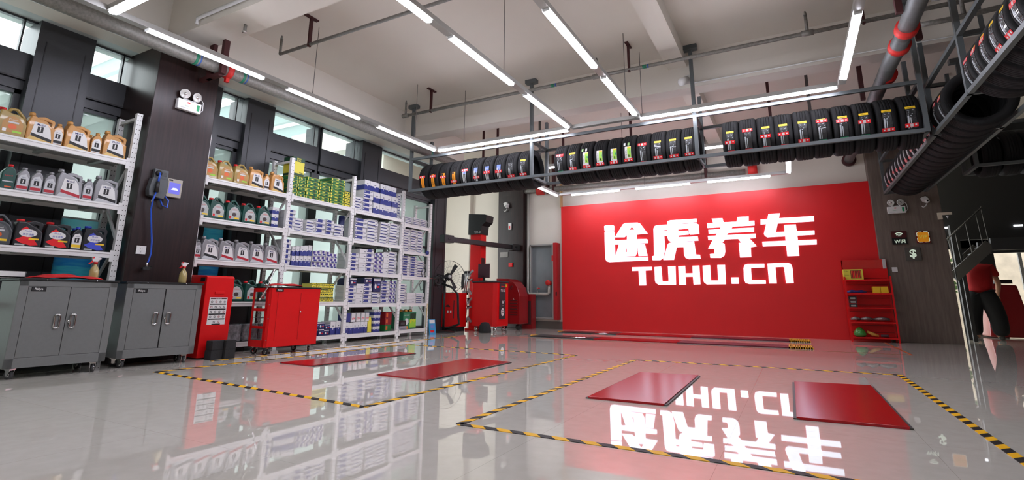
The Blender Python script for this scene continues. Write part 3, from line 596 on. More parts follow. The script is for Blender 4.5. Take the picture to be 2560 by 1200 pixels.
# ---------------------------------------------------------------- jugs and bottles (face +X, right = +Y)
GOLD = mat('gold_plastic', (190,138,72), .38, coat=.2); OLIVE = mat('olive_gold_plastic', (158,134,70), .38, coat=.2); SILVER = mat('silver_plastic', (142,142,144), .35, metal=.3)
DGRN = mat('dark_green_plastic', (16,68,58), .32, coat=.3); BLKJ = mat('black_jug_plastic', (30,31,34), .35, coat=.2); GRYJ = mat('grey_jug_plastic', (66,70,72), .35)
CAPR = mat('cap_red', (206,24,30), .35); CAPB = mat('cap_blue', (40,60,170), .35); CREAMP = mat('label_cream', (232,228,214), .4); GOLDL = mat('label_gold', (214,180,104), .35); LSIL = mat('label_silver', (196,198,200), .3)
NAVY = mat('navy_ink', (24,34,96), .4); PALE = mat('label_pale_grey', (176,180,176), .4); OREDL = mat('label_orange_red', (214,96,40), .4)
def jug_m(body, cap, band, lab):                   # four-litre jug, slanted spout left, grip at the right
    def mk(t):
        MB().poly([(-.100,0),(.098,0),(.100,.03),(.094,.15),(.060,.168),(.030,.205),(-.020,.215),(-.055,.232),(-.082,.232),(-.100,.17)], FX(0), -.05,.05, body).build('body', t, bevel=.010)
        MB().poly([(.094,.13),(.098,.216),(.088,.228),(.060,.236),(.02,.248),(-.03,.232),(-.02,.205),(.02,.215),(.062,.206),(.072,.198),(.068,.15)], FX(0), -.022,.022, body).build('handle', t, bevel=.006)
        MB().lathe([(0,0),(.024,0),(.024,.02),(.021,.034),(0,.034)], (0,-.068,.232), (0,0,1), cap, 16).build('cap', t)
        f = FX(.0512); m = MB(); m.poly([(-.070,.05),(.080,.04),(.062,.13),(.035,.172),(-.052,.178)], f, 0,.0006, LWH)
        m.poly([(-.066,.046),(.084,.012),(.082,.04),(-.068,.074)], f, .0007,.0009, band)
        m.rect(f, -.028,.014, .085,.140, .0012, INK); m.text('1', f, -.007,.092,.042,.0016, LWH, bold=.02); m.text('Mobil', f, -.005,.147,.020,.0014, NAVY, bold=.01, maxw=.06)
        m.poly([(-.09,.006),(.09,.006),(.086,.034),(-.07,.042)], f, .0003,.0005, lab)
        m.build('front_label', t)
    return mk
def bottle_s(body, cap, band, h=.22, w=.045, cast=False):
    def mk(t):
        MB().poly([(-w,0),(w,0),(w,h*.62),(w*.8,h*.78),(w*.45,h*.88),(-w*.05,h*.90),(-w*.35,h*.84),(-w*.9,h*.66)], FX(0), -.032,.032, body).build('body', t, bevel=.008)
        MB().lathe([(0,0),(.017,0),(.017,.022),(0,.022)], (0,w*.2,h*.895), (0,0,1), cap, 14).build('cap', t)
        f = FX(.0332); m = MB()
        if cast:
            m.text('Castrol', f, 0,h*.52,.012,.001, LRED, maxw=w*1.3); m.rect(f, -w*.7,w*.7, h*.3,h*.34, .001, LSIL); m.rect(f, -w*.3,w*.6, h*.1,h*.14, .001, OREDL)
        else:
            m.poly([(-w*.8,h*.08),(w*.8,h*.08),(w*.8,h*.55),(w*.3,h*.72),(-w*.5,h*.66),(-w*.8,h*.5)], f, 0,.0005, LWH if body is not SILVER else LSIL)
            m.rect(f, -w*.8,w*.8, h*.12,h*.24, .001, band); m.rect(f, -w*.4,w*.4, h*.32,h*.52, .001, INK); m.text('1', f, 0,h*.35,h*.14,.0014, LWH, bold=.02); m.text('Mobil', f, 0,h*.56,.009,.001, NAVY, maxw=w*1.2)
        m.build('front_label', t)
    return mk
def jug_c(body, cap, panel, c1, c2):               # house-shouldered jug with arched panel, spout at the left
    def mk(t):
        MB().poly([(-.095,0),(.088,0),(.094,.02),(.096,.12),(.066,.178),(.03,.20),(-.02,.205),(-.05,.222),(-.088,.222),(-.099,.14),(-.099,.02)], FX(0), -.052,.052, body).build('body', t, bevel=.010)
        MB().tube([(0,-.045,.206),(0,-.01,.252),(0,.025,.254),(0,.078,.196),(0,.098,.15),(0,.099,.06)], .014, body, 8).build('handle', t)
        MB().lathe([(0,0),(.023,0),(.023,.024),(0,.024)], (0,-.068,.222), (0,0,1), cap, 16).build('cap', t)
        f = FX(.0532); m = MB()
        m.poly([(-.066,.03),(.070,.03),(.072,.11),(.040,.162),(.0,.182),(-.035,.166),(-.068,.12)], f, 0,.0005, body if False else panel)
        m.text('Castrol', f, 0,.140,.014,.001, LWH if panel is not PALE else LRED, maxw=.07); m.rect(f, -.03,.04,.115,.130,.001, LSIL)
        m.poly([(.0+.03*math.cos(k*PI/5),.085+.024*math.sin(k*PI/5)) for k in range(10)], f, .0006,.001, c1); m.rect(f, .005,.066,.034,.052,.001, c2); m.rect(f, -.06,-.035,.034,.062,.001, LWH if c2 is LGN else CAPR)
        m.build('front_label', t)
    return mk
def jug_b(body, cap, colr):                        # dark jug with swooping colour label
    def mk(t):
        MB().poly([(-.100,0),(.088,0),(.094,.02),(.092,.13),(.050,.17),(.0,.195),(-.03,.215),(-.092,.215),(-.100,.15)], FX(0), -.052,.052, body).build('body', t, bevel=.011)
        MB().poly([(.092,.11),(.098,.20),(.088,.222),(.03,.232),(-.03,.210),(-.01,.19),(.04,.20),(.066,.19),(.062,.14)], FX(0), -.022,.022, body).build('handle', t, bevel=.006)
        MB().lathe([(0,0),(.027,0),(.027,.022),(0,.022)], (0,-.06,.215), (0,0,1), cap, 16).build('cap', t)
        f = FX(.0532); m = MB()
        m.poly([(-.09,.055),(-.02,.10),(.03,.075),(.07,.02),(.02,.012),(-.05,.03)], f, 0,.0005, colr); m.poly([(-.06,.15),(-.03,.175),(.01,.14),(-.06,.10)], f, 0,.0005, colr)
        m.poly([(-.01+.062*math.cos(k*PI/8),.118+.034*math.sin(k*PI/8)) for k in range(16)], f, .0006,.0009, LWH)
        m.text('Mobil', f, -.012,.128,.015,.0013, CAPB, maxw=.06); m.text('美孚速霸', f, -.008,.098,.018,.0013, CAPB, maxw=.09)
        m.rect(f, .0,.07,.062,.076,.001, YEL); m.rect(f, -.085,-.02,.008,.022,.001, PALE)
        m.build('front_label', t)
    return mk
KIND = {
 'cg': ('oil_jug', jug_c(OLIVE, CAPR, mat('label_bronze',(176,128,60),.35), OREDL, LGN), 'olive-gold oil jug with red cap'),
 'ce': ('oil_jug', jug_c(DGRN, CAPR, PALE, mat('label_dark_engine',(70,60,60),.4), YEL), 'dark green oil jug with red cap'),
 'ck': ('oil_jug', jug_c(GRYJ, CAPR, mat('label_dusk',(90,92,94),.4), OREDL, YEL), 'dark grey oil jug with arched label'),
 'mg': ('oil_jug', jug_m(GOLD, GOLD, INK, GOLDL), 'gold oil jug with white label'),
 'mr': ('oil_jug', jug_m(SILVER, SILVER, mat('band_crimson',(176,28,44),.4), LSIL), 'silver oil jug with red band label'),
 'mk': ('oil_jug', jug_m(SILVER, SILVER, INK, LSIL), 'silver oil jug with black band label'),
 'br': ('oil_jug', jug_b(BLKJ, CAPR, LRED), 'black oil jug with red swoosh label'),
 'bb': ('oil_jug', jug_b(BLKJ, CAPB, mat('swoosh_blue',(60,74,190),.4)), 'black oil jug with blue swoosh label'),
 'sg': ('oil_bottle', bottle_s(GOLD, GOLD, INK), 'small gold oil bottle'),
 'ss': ('oil_bottle', bottle_s(SILVER, SILVER, mat('band_crimson')), 'small silver oil bottle'),
 'se': ('oil_bottle', bottle_s(DGRN, CAPR, INK, cast=True, h=.23, w=.05), 'small green oil bottle with red cap'),
 'sb': ('oil_bottle', bottle_s(BLKJ, CAPB, YEL), 'small black bottle with blue cap'),
}
protos = {}
def put(kind, loc, rz, label, group):
    nm, mk, desc = KIND[kind]
    if kind not in protos:
        t = thing(nm, label, 'oil jug' if nm == 'oil_jug' else 'oil bottle', loc, rz, group); mk(t); protos[kind] = t; return t
    return dup(protos[kind], loc, rz, label, group)
JUGS = [('rack before the pillar','top',1.99,[('cg',1.64),('mg',1.838),('sg',1.966),('mg',2.115),('sg',2.27),('mg',2.425)],[('sg',2.02),('sg',2.26)]),
 ('rack before the pillar','second',1.525,[('ce',1.49),('se',1.695),('ss',1.792),('ss',1.886),('ss',1.981),('mr',2.124),('ss',2.272),('mk',2.422)],[('ss',1.93),('ss',2.0),('ss',2.27),('ss',2.33)]),
 ('rack before the pillar','third',1.052,[('br',1.49),('ck',1.70),('br',1.906),('br',2.112),('sb',2.258),('bb',2.402)],[('br',1.8),('br',2.02),('sb',2.28)]),
 ('rack past the pillar','top',1.99,[('cg',3.39),('cg',3.588),('cg',3.79),('mg',3.997),('sg',4.145),('mg',4.298)],[('cg',3.5),('sg',4.06)]),
 ('rack past the pillar','second',1.525,[('ce',3.36),('ce',3.545),('ce',3.747),('ce',3.953),('ce',4.16)],[('ce',3.44),('ce',3.64),('ce',3.85),('ce',4.06)]),
 ('rack past the pillar','third',1.052,[('ss',3.385),('mk',3.526),('mr',3.722),('mr',3.92),('mr',4.119),('mr',4.320)],[]),
 ('rack past the pillar','fourth',.582,[('ce',3.898),('ce',4.10),('ce',4.304)],[('ce',3.79),('ce',4.0),('ce',4.2)])]
for rk, sh, z, front, back in JUGS:
    for row, L, x in (('front', front, -5.925), ('back', back, -6.055)):
        for i, (k, y) in enumerate(L):
            put(k, (x, y, z), random.uniform(-.05,.05), '%s, %s in %s row, %s shelf, %s' % (KIND[k][2], ORD[i+1], row, sh, rk.replace('rack ','').replace('the ','')), 'oil on the %s shelf of the %s' % (sh, rk))
# ---------------------------------------------------------------- cartons
CW = mat('carton_white', (214,214,214), .55); CB = mat('carton_blue', (44,56,128), .45); CBD = mat('carton_dark_blue', (30,38,86), .45); CGR = mat('carton_green', (30,112,52), .5); CYE = mat('carton_yellow', (222,210,70), .5)
CLN = mat('carton_line', (52,60,96), .5); CDG = mat('carton_deep_green', (14,60,34), .5); CTX = mat('carton_print_grey', (110,112,120), .5); CPU = mat('carton_purple', (66,52,130), .5)
_bx = {}
def carton_mesh(k):                                # unit box 0..1 in y and z, -1..0 in x; printed front faces +X
    if k in _bx: return _bx[k]
    m = MB(); f = FX(.0); e = .004
    base = {'b':CW,'w':CW,'p':CW,'s':CW,'t':CW,'T':CW,'g':CGR,'y':CYE,'Y':CYE,'d':CBD,'d0':CBD}[k]
    m.box(-1,0,0,1,0,1,base); g = FX(e)
    def band(z0, z1, mt):
        m.rect(g,0,1,z0,z1,0,mt)
        for y, s_ in ((-.004,1),(1.004,1)): m.add([(-1,y,z0),(0,y,z0),(0,y,z1),(-1,y,z1)], [(0,1,2,3)], mt)
    if k == 'b': m.rect(g,.02,.66,.36,.97,0,CB); m.rect(g,.7,.92,.74,.86,0,CTX); m.rect(g,0,1,0,.07,0,CLN); m.rect(g,.05,.16,.6,.85,.002,LWH)
    if k == 'w': m.rect(g,0,1,.0,.12,0,CLN); m.rect(g,.03,.7,.12,.34,0,CB); m.rect(g,.72,.92,.5,.7,0,CTX)
    if k == 's': m.rect(g,.06,.62,.45,.95,0,CPU); m.rect(g,.3,.96,.15,.42,0,CB); m.rect(g,0,1,0,.05,0,CLN)
    if k == 'p': m.rect(g,.62,.84,.35,.5,0,CTX); m.rect(g,0,1,0,.02,0,CTX)
    if k in 'tT': band(.02,.52,CB); m.rect(g,.40,.66,.62,.70,0,CTX); m.rect(g,.45,.6,.40,.48,.002,LWH)
    if k == 'g':
        band(0,.07,CDG); band(.86,.93,CYE); m.rect(g,.02,.10,.2,.8,0,CYE); m.rect(g,.30,.52,.35,.6,0,CYE); m.rect(g,.60,.74,.15,.8,0,CDG); m.rect(g,.90,.97,.2,.8,0,CYE)
    if k == 'y': band(.86,1,CDG); m.rect(g,.08,.4,.45,.7,0,CDG); m.rect(g,.55,.9,.45,.7,0,CDG); m.rect(g,.3,.7,.12,.22,0,CDG)
    if k == 'Y':
        band(.76,1,CDG); band(0,.12,CDG); m.text('MANN', g, .5,.89,.085,.003, CYE, bold=.02, maxw=.8); m.text('FILTER', g, .5,.785,.085,.003, CYE, bold=.02, maxw=.8); m.rect(g,.6,.9,.16,.19,.002,CDG)
    if k in ('d','d0'): m.rect(g,.0,1,.8,.95,0,CW); m.poly([(.3+.13*math.cos(q*PI/5),.4+.2*math.sin(q*PI/5)) for q in range(10)],g,0,.003,LWH); m.rect(g,.55,.85,.3,.42,0,LRED); m.rect(g,.6,.95,.5,.6,0,LBL)
    o = m.build('c'); _bx[k] = o.data; bpy.data.objects.remove(o); return _bx[k]
NM = {'b':('parts_box','white and blue box'),'w':('flat_carton','flat white carton'),'s':('small_carton','small white and purple carton'),'p':('plain_carton','plain white carton'),'t':('filter_carton','half white half blue carton'),
      'T':('filter_carton','tall white-over-blue carton'),'g':('green_filter_box','green and yellow filter box'),'y':('yellow_filter_box','small yellow filter box'),'Y':('yellow_filter_box','big yellow filter box'),'d':('navy_carton','navy printed carton'),'d0':('navy_carton','navy printed carton')}
ROWS = [
(3,1,1.99,[(4.498,4.615,2.28,5,'g'),(4.622,4.747,2.28,6,'g'),(4.758,4.975,2.31,6,'g'),(4.982,5.180,2.29,7,'g'),(5.193,5.458,2.39,9,'g'),(5.474,5.575,2.24,3,'y')]),
(3,2,1.525,[(4.50,4.626,1.80,5,'b'),(4.634,4.762,1.70,4,'w'),(4.821,4.974,1.70,4,'w'),(4.984,5.15,1.74,3,'b'),(5.159,5.301,1.75,4,'b'),(5.317,5.49,1.71,4,'w')]),
(3,3,1.052,[(4.50,4.610,1.40,5,'b'),(4.629,4.683,1.31,2,'t'),(4.692,4.746,1.32,2,'t'),(4.755,4.82,1.33,2,'t'),(4.823,4.885,1.34,2,'t'),(4.889,4.952,1.35,2,'t'),(4.966,5.044,1.28,3,'s'),(5.05,5.123,1.29,3,'s'),(5.13,5.199,1.3,3,'s'),(5.206,5.278,1.29,3,'s'),(5.286,5.353,1.27,3,'s'),(5.358,5.418,1.27,3,'s')]),
(3,4,.582,[(5.01,5.082,.84,4,'y'),(5.085,5.158,.84,4,'y'),(5.162,5.236,.84,4,'y'),(5.24,5.316,.84,4,'y'),(5.32,5.397,.84,4,'y')]),
(3,5,.115,[(5.04,5.186,.3,2,'d'),(5.189,5.288,.3,2,'d'),(5.293,5.387,.27,2,'d'),(5.399,5.491,.3,1,'t'),(5.494,5.575,.31,1,'t')]),
(4,1,1.975,[(5.683,5.842,2.19,5,'w'),(5.856,6.066,2.33,5,'b'),(6.08,6.228,2.335,2,'T'),(6.235,6.362,2.335,2,'T'),(6.37,6.507,2.335,2,'T'),(6.516,6.66,2.335,2,'T'),(6.670,6.745,2.41,9,'w')]),
(4,2,1.515,[(5.723,5.977,1.86,5,'b'),(5.984,6.218,1.88,7,'w'),(6.28,6.494,1.87,7,'w'),(6.503,6.745,1.88,8,'w')]),
(4,3,1.028,[(5.676,5.845,1.31,5,'b'),(5.857,6.008,1.39,5,'p'),(6.012,6.177,1.4,5,'b'),(6.186,6.288,1.35,5,'s'),(6.294,6.391,1.36,5,'s'),(6.396,6.522,1.38,4,'p'),(6.525,6.713,1.40,8,'w')]),
(4,4,.556,[(5.678,5.839,.82,5,'b'),(5.843,5.992,.85,4,'p'),(5.995,6.166,.86,5,'b'),(6.188,6.362,.73,4,'w'),(6.385,6.573,.92,7,'b'),(6.582,6.673,.92,6,'s'),(6.679,6.745,.92,6,'s')]),
(4,5,.11,[(5.672,5.749,.28,1,'t'),(5.752,5.827,.27,1,'t'),(5.83,5.906,.28,1,'t'),(5.909,5.987,.28,1,'t'),(5.99,6.06,.28,1,'t'),(6.063,6.128,.28,1,'t'),(6.259,6.329,.46,4,'t'),(6.333,6.408,.46,4,'t')]),
(5,1,1.91,[(6.876,7.098,2.05,5,'w'),(7.109,7.311,2.06,5,'w'),(7.319,7.515,2.06,5,'w')]),
(5,2,1.443,[(6.859,7.046,1.83,9,'w'),(7.056,7.239,1.84,9,'w'),(7.247,7.404,1.84,8,'w')]),
(5,3,1.012,[(6.853,7.065,1.36,8,'b'),(7.075,7.267,1.36,8,'b'),(7.282,7.487,1.3,6,'w')]),
(5,4,.556,[(6.842,7.01,.88,8,'w'),(7.025,7.263,.73,3,'p'),(7.272,7.492,.73,5,'w')])]
BAY = {3:'yellow-box bay',4:'tall-carton bay',5:'end bay'}
def carton(k, y0, y1, z0, z1, label, group, dx=0, dep=.27):
    o = bpy.data.objects.new(NM[k][0], carton_mesh(k)); C.objects.link(o)
    o.location = (-5.885+dx, y0, z0); o.scale = (dep, y1-y0, z1-z0); return tag(o, label, 'box', group)
for bay, row, z, L in ROWS:
    for si, (y0, y1, zt, n, k) in enumerate(L):
        h = (zt-z)/n
        for j in range(n):
            dx = random.uniform(-.012,.004); dy = random.uniform(-.002,.002)
            carton(k, y0+dy+.001, y1+dy-.001, z+j*h+.0003, z+(j+1)*h-.0015, '%s, %s up, %s stack, %s shelf, %s' % (NM[k][1], ORD[j+1], ORD[si+1], ORD[row], BAY[bay]), 'cartons on shelf %s of the %s' % (ORD[row], BAY[bay]), dx, .27 if y1-y0 > .1 else .2)
carton('Y', 4.50, 4.69, 2.283, 2.54, 'big yellow filter box with dark green lettering bands atop the green boxes', 'cartons on shelf first of the yellow-box bay', .0, .19)
for i, (y0, y1) in enumerate([(5.87,5.99),(5.995,6.19),(6.24,6.35),(6.361,6.48),(6.49,6.62)]):
    carton('T', y0, y1, 2.338, 2.50+.0*i, 'white-over-blue carton in the topmost layer, %s along' % ORD[i+1], 'topmost cartons of the tall-carton bay', -.01, .22)
carton('d', 5.70, 5.83, .825, .93, 'navy printed carton lying atop a stack, fourth shelf', None); carton('d', 6.0, 6.16, .863, .95, 'dark navy carton atop the third stack, fourth shelf', None)
carton('d0', 6.20, 6.36, .733, .95, 'tall navy carton standing atop flat white cartons, fourth shelf', None)
for i, y in enumerate((5.70,5.80,5.90,6.0,6.09)):
    m = MB(); m.box(0,.18,0,.075,0,.13,[CB,CW,CW,CW,CW][i]); 
    if i: m.text('STP', FX(.181), .0375,.03,.03,0,LRED,bold=.02,maxw=.06)
    o = m.build('additive_box', loc=(-6.08, y, .283)); tag(o, 'small %s additive box atop the lower row, %s along, bottom shelf' % ('blue' if not i else 'white red-lettered', ORD[i+1]), 'box', 'additive boxes on the bottom shelf')
m = MB(); m.poly([(-.045,0),(.045,0),(.03,.2),(.012,.24),(-.012,.24),(-.03,.2)], FX(0), -.02,.02, CYE); tag(m.build('yellow_bottle', bevel=.004, loc=(-5.92,6.19,.112)), 'slim yellow wedge-shaped pack standing on the bottom shelf', 'bottle')
for i, (y, c) in enumerate(((5.6+.97,'carton_green'),(6.57,'carton_maroon'),(6.57,'carton_maroon'))):
    mt = mat(c, (140,20,30), .5); o = MB().box(0,.25,0,.15,0,.10,mt).box(.2501,.2505,.02,.06,.02,.08,OREDL).build('storage_case', loc=(-6.17, 6.56, .112+i*.102)); tag(o, '%s case behind the brace, %s up on the bottom shelf' % (('dark green','dark red','dark red')[i], ORD[i+1]), 'case')
# end bay, bottom shelf
t = thing('gift_box', 'big green printed gift box on the bottom shelf of the end bay', 'box', (-5.90,6.98,.122))
m = MB(); m.box(-.26,0,0,.34,0,.28,mat('gift_green',(46,130,92),.4)); f = FX(.001); m.rect(f,.0,.13,.0,.05,0,mat('tray_orange',(226,140,50),.5)); m.rect(f,.17,.34,.02,.16,0,LGN); m.rect(f,.18,.33,.16,.26,0,CDG)
for k in range(6): m.rect(f,.19+k*.024,.2+k*.024,.09+.02*(k%3),.15+.02*(k%2),.001,YEL)
m.poly([(.03,.09),(.1,.07),(.14,.11),(.13,.17),(.06,.18)], f, .0005,.002, LWH); m.text('CAR CARE', f, .09,.22,.02,.001, LWH, maxw=.13); m.build('carton_body', t)
for i in range(5): tag(MB().lathe([(0,0),(.035,0),(.04,.02),(.034,.045),(0,.05)], (0,0,0), (0,0,1), mat('gold_tin',(190,140,70),.25,metal=.8), 16).build('gold_tin', loc=(-6.0+.05*(i%2), 7.02+i*.062, .4025)), 'round gold tin on the green gift box, %s from the rack middle' % ORD[i+1], 'tin', 'gold tins on the gift box')
tag(MB().box(0,.1,0,.16,0,.09,BLACK).box(.1,.102,.03,.13,.02,.06,GRYJ).build('tool_case', bevel=.004, loc=(-5.93,6.81,.182)), 'small black case on the long grey box, end bay', 'case')
tag(MB().box(0,.12,0,.17,0,.058,mat('mauve_grey_box',(150,146,156),.5)).rect(FX(.121),.02,.15,.01,.03,0,CTX).build('long_box', loc=(-5.94,6.81,.122)), 'long mauve-grey box under the black case, end bay', 'box')
t = thing('leaflet_stand', 'small blue and white picture stand leaning at the foot of the end post', 'stand', (-5.80,7.60,0))
m = MB(); f = Fr((0,0,0),(.35,.93,0),(-.12,0,1)); m.poly([(0,0),(.13,0),(.13,.27),(0,.27)], f, -.02,0, mat('stand_blue',(60,150,200),.4)); m.rect(f,.01,.12,.2,.26,.001,LWH); m.rect(f,.03,.09,.12,.18,.001,LBL); m.rect(f,.02,.1,.04,.08,.001,LRED); m.build('panel', t)
tag(MB().tube([(-5.835,7.52,.02),(-5.832,7.535,.55)], .009, mat('bamboo',(200,180,120),.5), 8).build('pole'), 'thin tan pole leaning against the end post of the rack', 'pole')
# dark rolled items, hose
tag(MB().tube([(-6.0,5.545,1.53),(-6.0,5.545,1.86)], .045, CBD, 14).build('navy_roll'), 'navy blue wrapped roll standing at the far side of the second shelf', 'roll')
for i, (z, n) in enumerate(((1.525,3),)):
    for j in range(n): carton('t', 4.275, 4.37, z+j*.09, z+j*.09+.0885, 'dark blue carton beside the green jugs, %s up' % ORD[j+1], 'dark cartons beside the green jugs', -.01, .2)
t = tag(MB().tube([(-5.84,7.36,1.40),(-5.83,7.40,1.36),(-5.84,7.42,1.2),(-5.84,7.33,1.1),(-5.84,7.40,.95),(-5.85,7.47,.8),(-5.85,7.35,.78),(-5.84,7.30,.88),(-5.84,7.42,1.0),(-5.84,7.46,1.3)], .006, BLACK, 6).build('hanging_cable'), 'loose black cable looped over the end bay shelves', 'cable')
tag(MB().lathe([(0,0),(.035,0),(.035,.03),(.015,.03),(.015,.031),(0,.031)], (-5.83,7.45,1.45), (1,0,0), CB, 20).build('tape_roll'), 'small blue tape roll hanging on the end post', 'tape roll')
# shrink-wrapped packs on the low shelf near the trolley
WRAP = mat('shrink_wrap', (150,152,154), .15, coat=.6, noise=.6, nscale=25, bump=.6, bscale=20)
for i, y in enumerate((3.84,4.06,4.27)):
    tag(MB().box(0,.3,0,.19,0,.2,WRAP).build('wrapped_pack', bevel=.012, loc=(-6.19,y,.117)), 'clear shrink-wrapped bottle pack on the lowest shelf, %s past the pillar' % ORD[i+1], 'pack', 'wrapped packs on the lowest shelf')
# posters on the glass behind the racks
PO = poster_mat()
for (y0, y1, z0, z1, lb) in ((2.27,2.62,.55,1.42,'sea and sky poster on the glass behind the first rack'),(3.68,3.97,.5,1.03,'blue technical poster low on the glass behind the red cabinet'),(3.68,3.97,1.12,1.5,'blue poster strip on the glass behind the green jugs'),):
    o = MB().box(-.004,0,0,y1-y0,0,z1-z0,PO).rect(FX(.0005),0,y1-y0,-.0+ (z1-z0)-.02,z1-z0,0,LWH).build('poster', loc=(-6.405,y0,z0)); tag(o, lb, 'poster')
# ================================================================ tool cabinets and trolleys (built facing local +X, width along +Y)
def caster(t, x, y, rot=0, r=.033, dark=False):
    m = MB(); tr = Matrix.Translation((x,y,0)) @ Matrix.Rotation(rot,4,'Z')
    wh = MB(); wh.M = tr; wh.lathe([(0,-.011),(.012,-.013),(.02,-.009),(r,-.011),(r,.011),(.02,.009),(.012,.013),(0,.011)], (0,.0,r), (0,1,0), BLACK if dark else mat('caster_tread',(60,60,62),.5), 20)
    wh.lathe([(0,-.014),(.018,-.012),(.018,.012),(0,.014)], (0,.0,r), (0,1,0), CHROME, 16)
    fk = MB(); fk.M = tr; fk.box(-.028,.028,-.024,.024,.072,.078,CHROME).box(-.022,.022,-.02,.02,.066,.073,CHROME)
    for s_ in (-1,1): fk.poly([(-.014,.07),(.026,.07),(.010,.026),(-.008,.026)], Fr((0,s_*.018,0),(1,0,0),(0,0,1)), -.0015,.0015, CHROME)
    c = fk.build('caster', t); wh.build('wheel', c)
def plate(t, x, y, z, f=None):
    m = MB(); f = f or FX(x); m.rect(f, y,y+.092,z,z+.034,.0012,CHROME); m.rect(f,y+.003,y+.089,z+.003,z+.031,.0018,INK); m.text('Rüiye',f,y+.046,z+.006,.023,.0024,LWH,bold=.02,maxw=.082); m.build('name_plate', t)
CABG = mat('cabinet_grey', (116,118,117), .42, noise=.05, nscale=40)
def cabinet(label, loc, rz, W, ajar, D=.40):
    t = thing('tool_cabinet', label, 'cabinet', loc, rz); z0, z1 = .082, .752
    m = MB(); m.box(-D,-.004,0,W,z0,z1,CABG)
    # raised front frame around the doors
    m.box(-.004,.004,0,W,z1-.045,z1,CABG).box(-.004,.004,0,W,z0,z0+.075,CABG).box(-.004,.004,0,.055,z0,z1,CABG).box(-.004,.004,W-.055,W,z0,z1,CABG)
    m.build('body', t, bevel=.003)
    MB().box(-.0035,-.0028,.055,W-.055,z0+.075,z1-.045,BLACK).build('door_gap', t)
    MB().box(-D-.008,.012,-.012,W+.012,z1+.001,z1+.018,BLACK).build('top_mat', t, bevel=.003)
    m = MB()
    for y in (.16,.5): m.lathe([(0,0),(.005,0),(.004,.003),(0,.003)], (.012,W*y/.66,z1+.009), (1,0,0), CHROME, 10)
    m.build('top_screw', t)
    yc = W*.5; g = .002
    for k, (a, b_) in enumerate(((.055+g, yc-g-ajar*.5), (yc+g+ajar*.5, W-.055-g))):
        d = MB().box(-.002,.003,a,b_,z0+.075+g,z1-.045-g,CABG).build('door', t, bevel=.0015)
        hy = (b_-.055) if k == 0 else (a+.045)
        h = MB(); P = [(.017*math.cos(q), .042+.012*math.sin(q)) for q in [i*PI/8 for i in range(9)]] + [(.017*math.cos(q), -.042+.012*math.sin(q)) for q in [PI+i*PI/8 for i in range(9)]]
        h.tube([(.010, hy+p[0], .43+p[1]) for p in P]+[(.010, hy+P[0][0], .43+P[0][1])], .0065, CHROME, 8, cap=False).box(.003,.0035,hy-.011,hy+.011,.39,.47,mat('handle_cup',(120,122,122),.35))
        h.build('handle', d)
        if k == 1: MB().lathe([(0,0),(.009,0),(.008,.008),(0,.009)], (.003,a+.017,.43),(1,0,0),CHROME,12).bar((.012,a+.017,.43),(.03,a+.012,.418),.006,.002,CHROME).build('lock', d)
    plate(t, .004, .075, z1-.085)
    for x, y, r_ in ((-.05,.06,.4),(-.05,W-.06,2.6),(-D+.05,.06,.9),(-D+.05,W-.06,.2)): caster(t, x, y, r_)
    return t
cabinet('grey two-door tool cabinet on casters in front of the first oil rack', (-5.36,1.745,0), math.radians(-2), .66, 0)
cabinet('grey two-door tool cabinet on casters in front of the walnut pillar', (-5.415,2.518,0), math.radians(-8), .645, .006, .27)
# trigger spray bottles, cloth, crate on the cabinets
def spray(label, loc, rz):
    t = thing('spray_bottle', label, 'spray bottle', loc, rz, 'spray bottles on the cabinets')
    MB().lathe([(0,0),(.034,0),(.036,.01),(.036,.09),(.026,.115),(.013,.135),(.013,.15),(0,.15)], (0,0,0),(0,0,1), mat('amber_liquid',(178,160,104),.15,coat=.5,spec=.6), 20).build('bottle', t)
    MB().lathe([(0,0),(.016,0),(.016,.018),(0,.018)], (0,0,.15),(0,0,1),CAPR,14).build('collar', t)
    MB().poly([(-.028,.168),(.014,.168),(.022,.186),(.042,.196),(.040,.204),(-.002,.212),(-.036,.206)], Fr((0,0,0),(0,1,0),(0,0,1)), -.009,.009, LWH).build('spray_head', t, bevel=.003)
    MB().poly([(-.026,.196),(-.034,.17),(-.056,.15),(-.05,.146),(-.026,.164),(-.014,.19)], Fr((0,0,0),(0,1,0),(0,0,1)), -.007,.007, CAPR).poly([(-.03,.212),(-.018,.214),(-.02,.200),(-.034,.196)], Fr((0,0,0),(0,1,0),(0,0,1)),-.0095,.0095,CAPR).build('trigger', t)
spray('trigger spray bottle of amber liquid on the cabinet by the first oil rack', (-5.60,2.32,.771), .1)
spray('trigger spray bottle of amber liquid on the cabinet before the pillar', (-5.52,3.06,.771), .2)
def cloth(label, loc, rz, pts, h, seed):
    random.seed(seed); m = MB(); n = 26; vs = []; fs = []
    L, Wd = pts
    for i in range(n+1):
        for j in range(9):
            u = i/n; v = j/8; w = math.sin(PI*min(1,max(0,u)))**.35
            z = h*w*(.35+.65*math.sin(PI*v))*(.75+.25*math.sin(11*u+3*v+seed)+.12*math.sin(23*u+5*v))
            vs.append((-Wd*(v-.5)*(.5+.6*w), L*(u-.5), max(.001, z)))
    for i in range(n):
        for j in range(8): fs.append((i*9+j,(i+1)*9+j,(i+1)*9+j+1,i*9+j+1))
    m.add(vs, fs, mat('red_cloth',(196,22,26),.7,bump=.3,bscale=60), True)
    o = m.build('red_mat', loc=loc); o.rotation_euler = (0,0,rz)
    s_ = o.modifiers.new('th','SOLIDIFY'); s_.thickness = .004; s_.offset = 1
    return tag(o, label, 'cloth')
cloth('crumpled red fender cloth lying on the cabinet by the first oil rack', (-5.50,2.08,.772), 0, (.52,.2), .045, 2)
cloth('folded red cloth draped on top of the red trolley', (-5.42,4.2,.765), 0, (.44,.2), .035, 5)
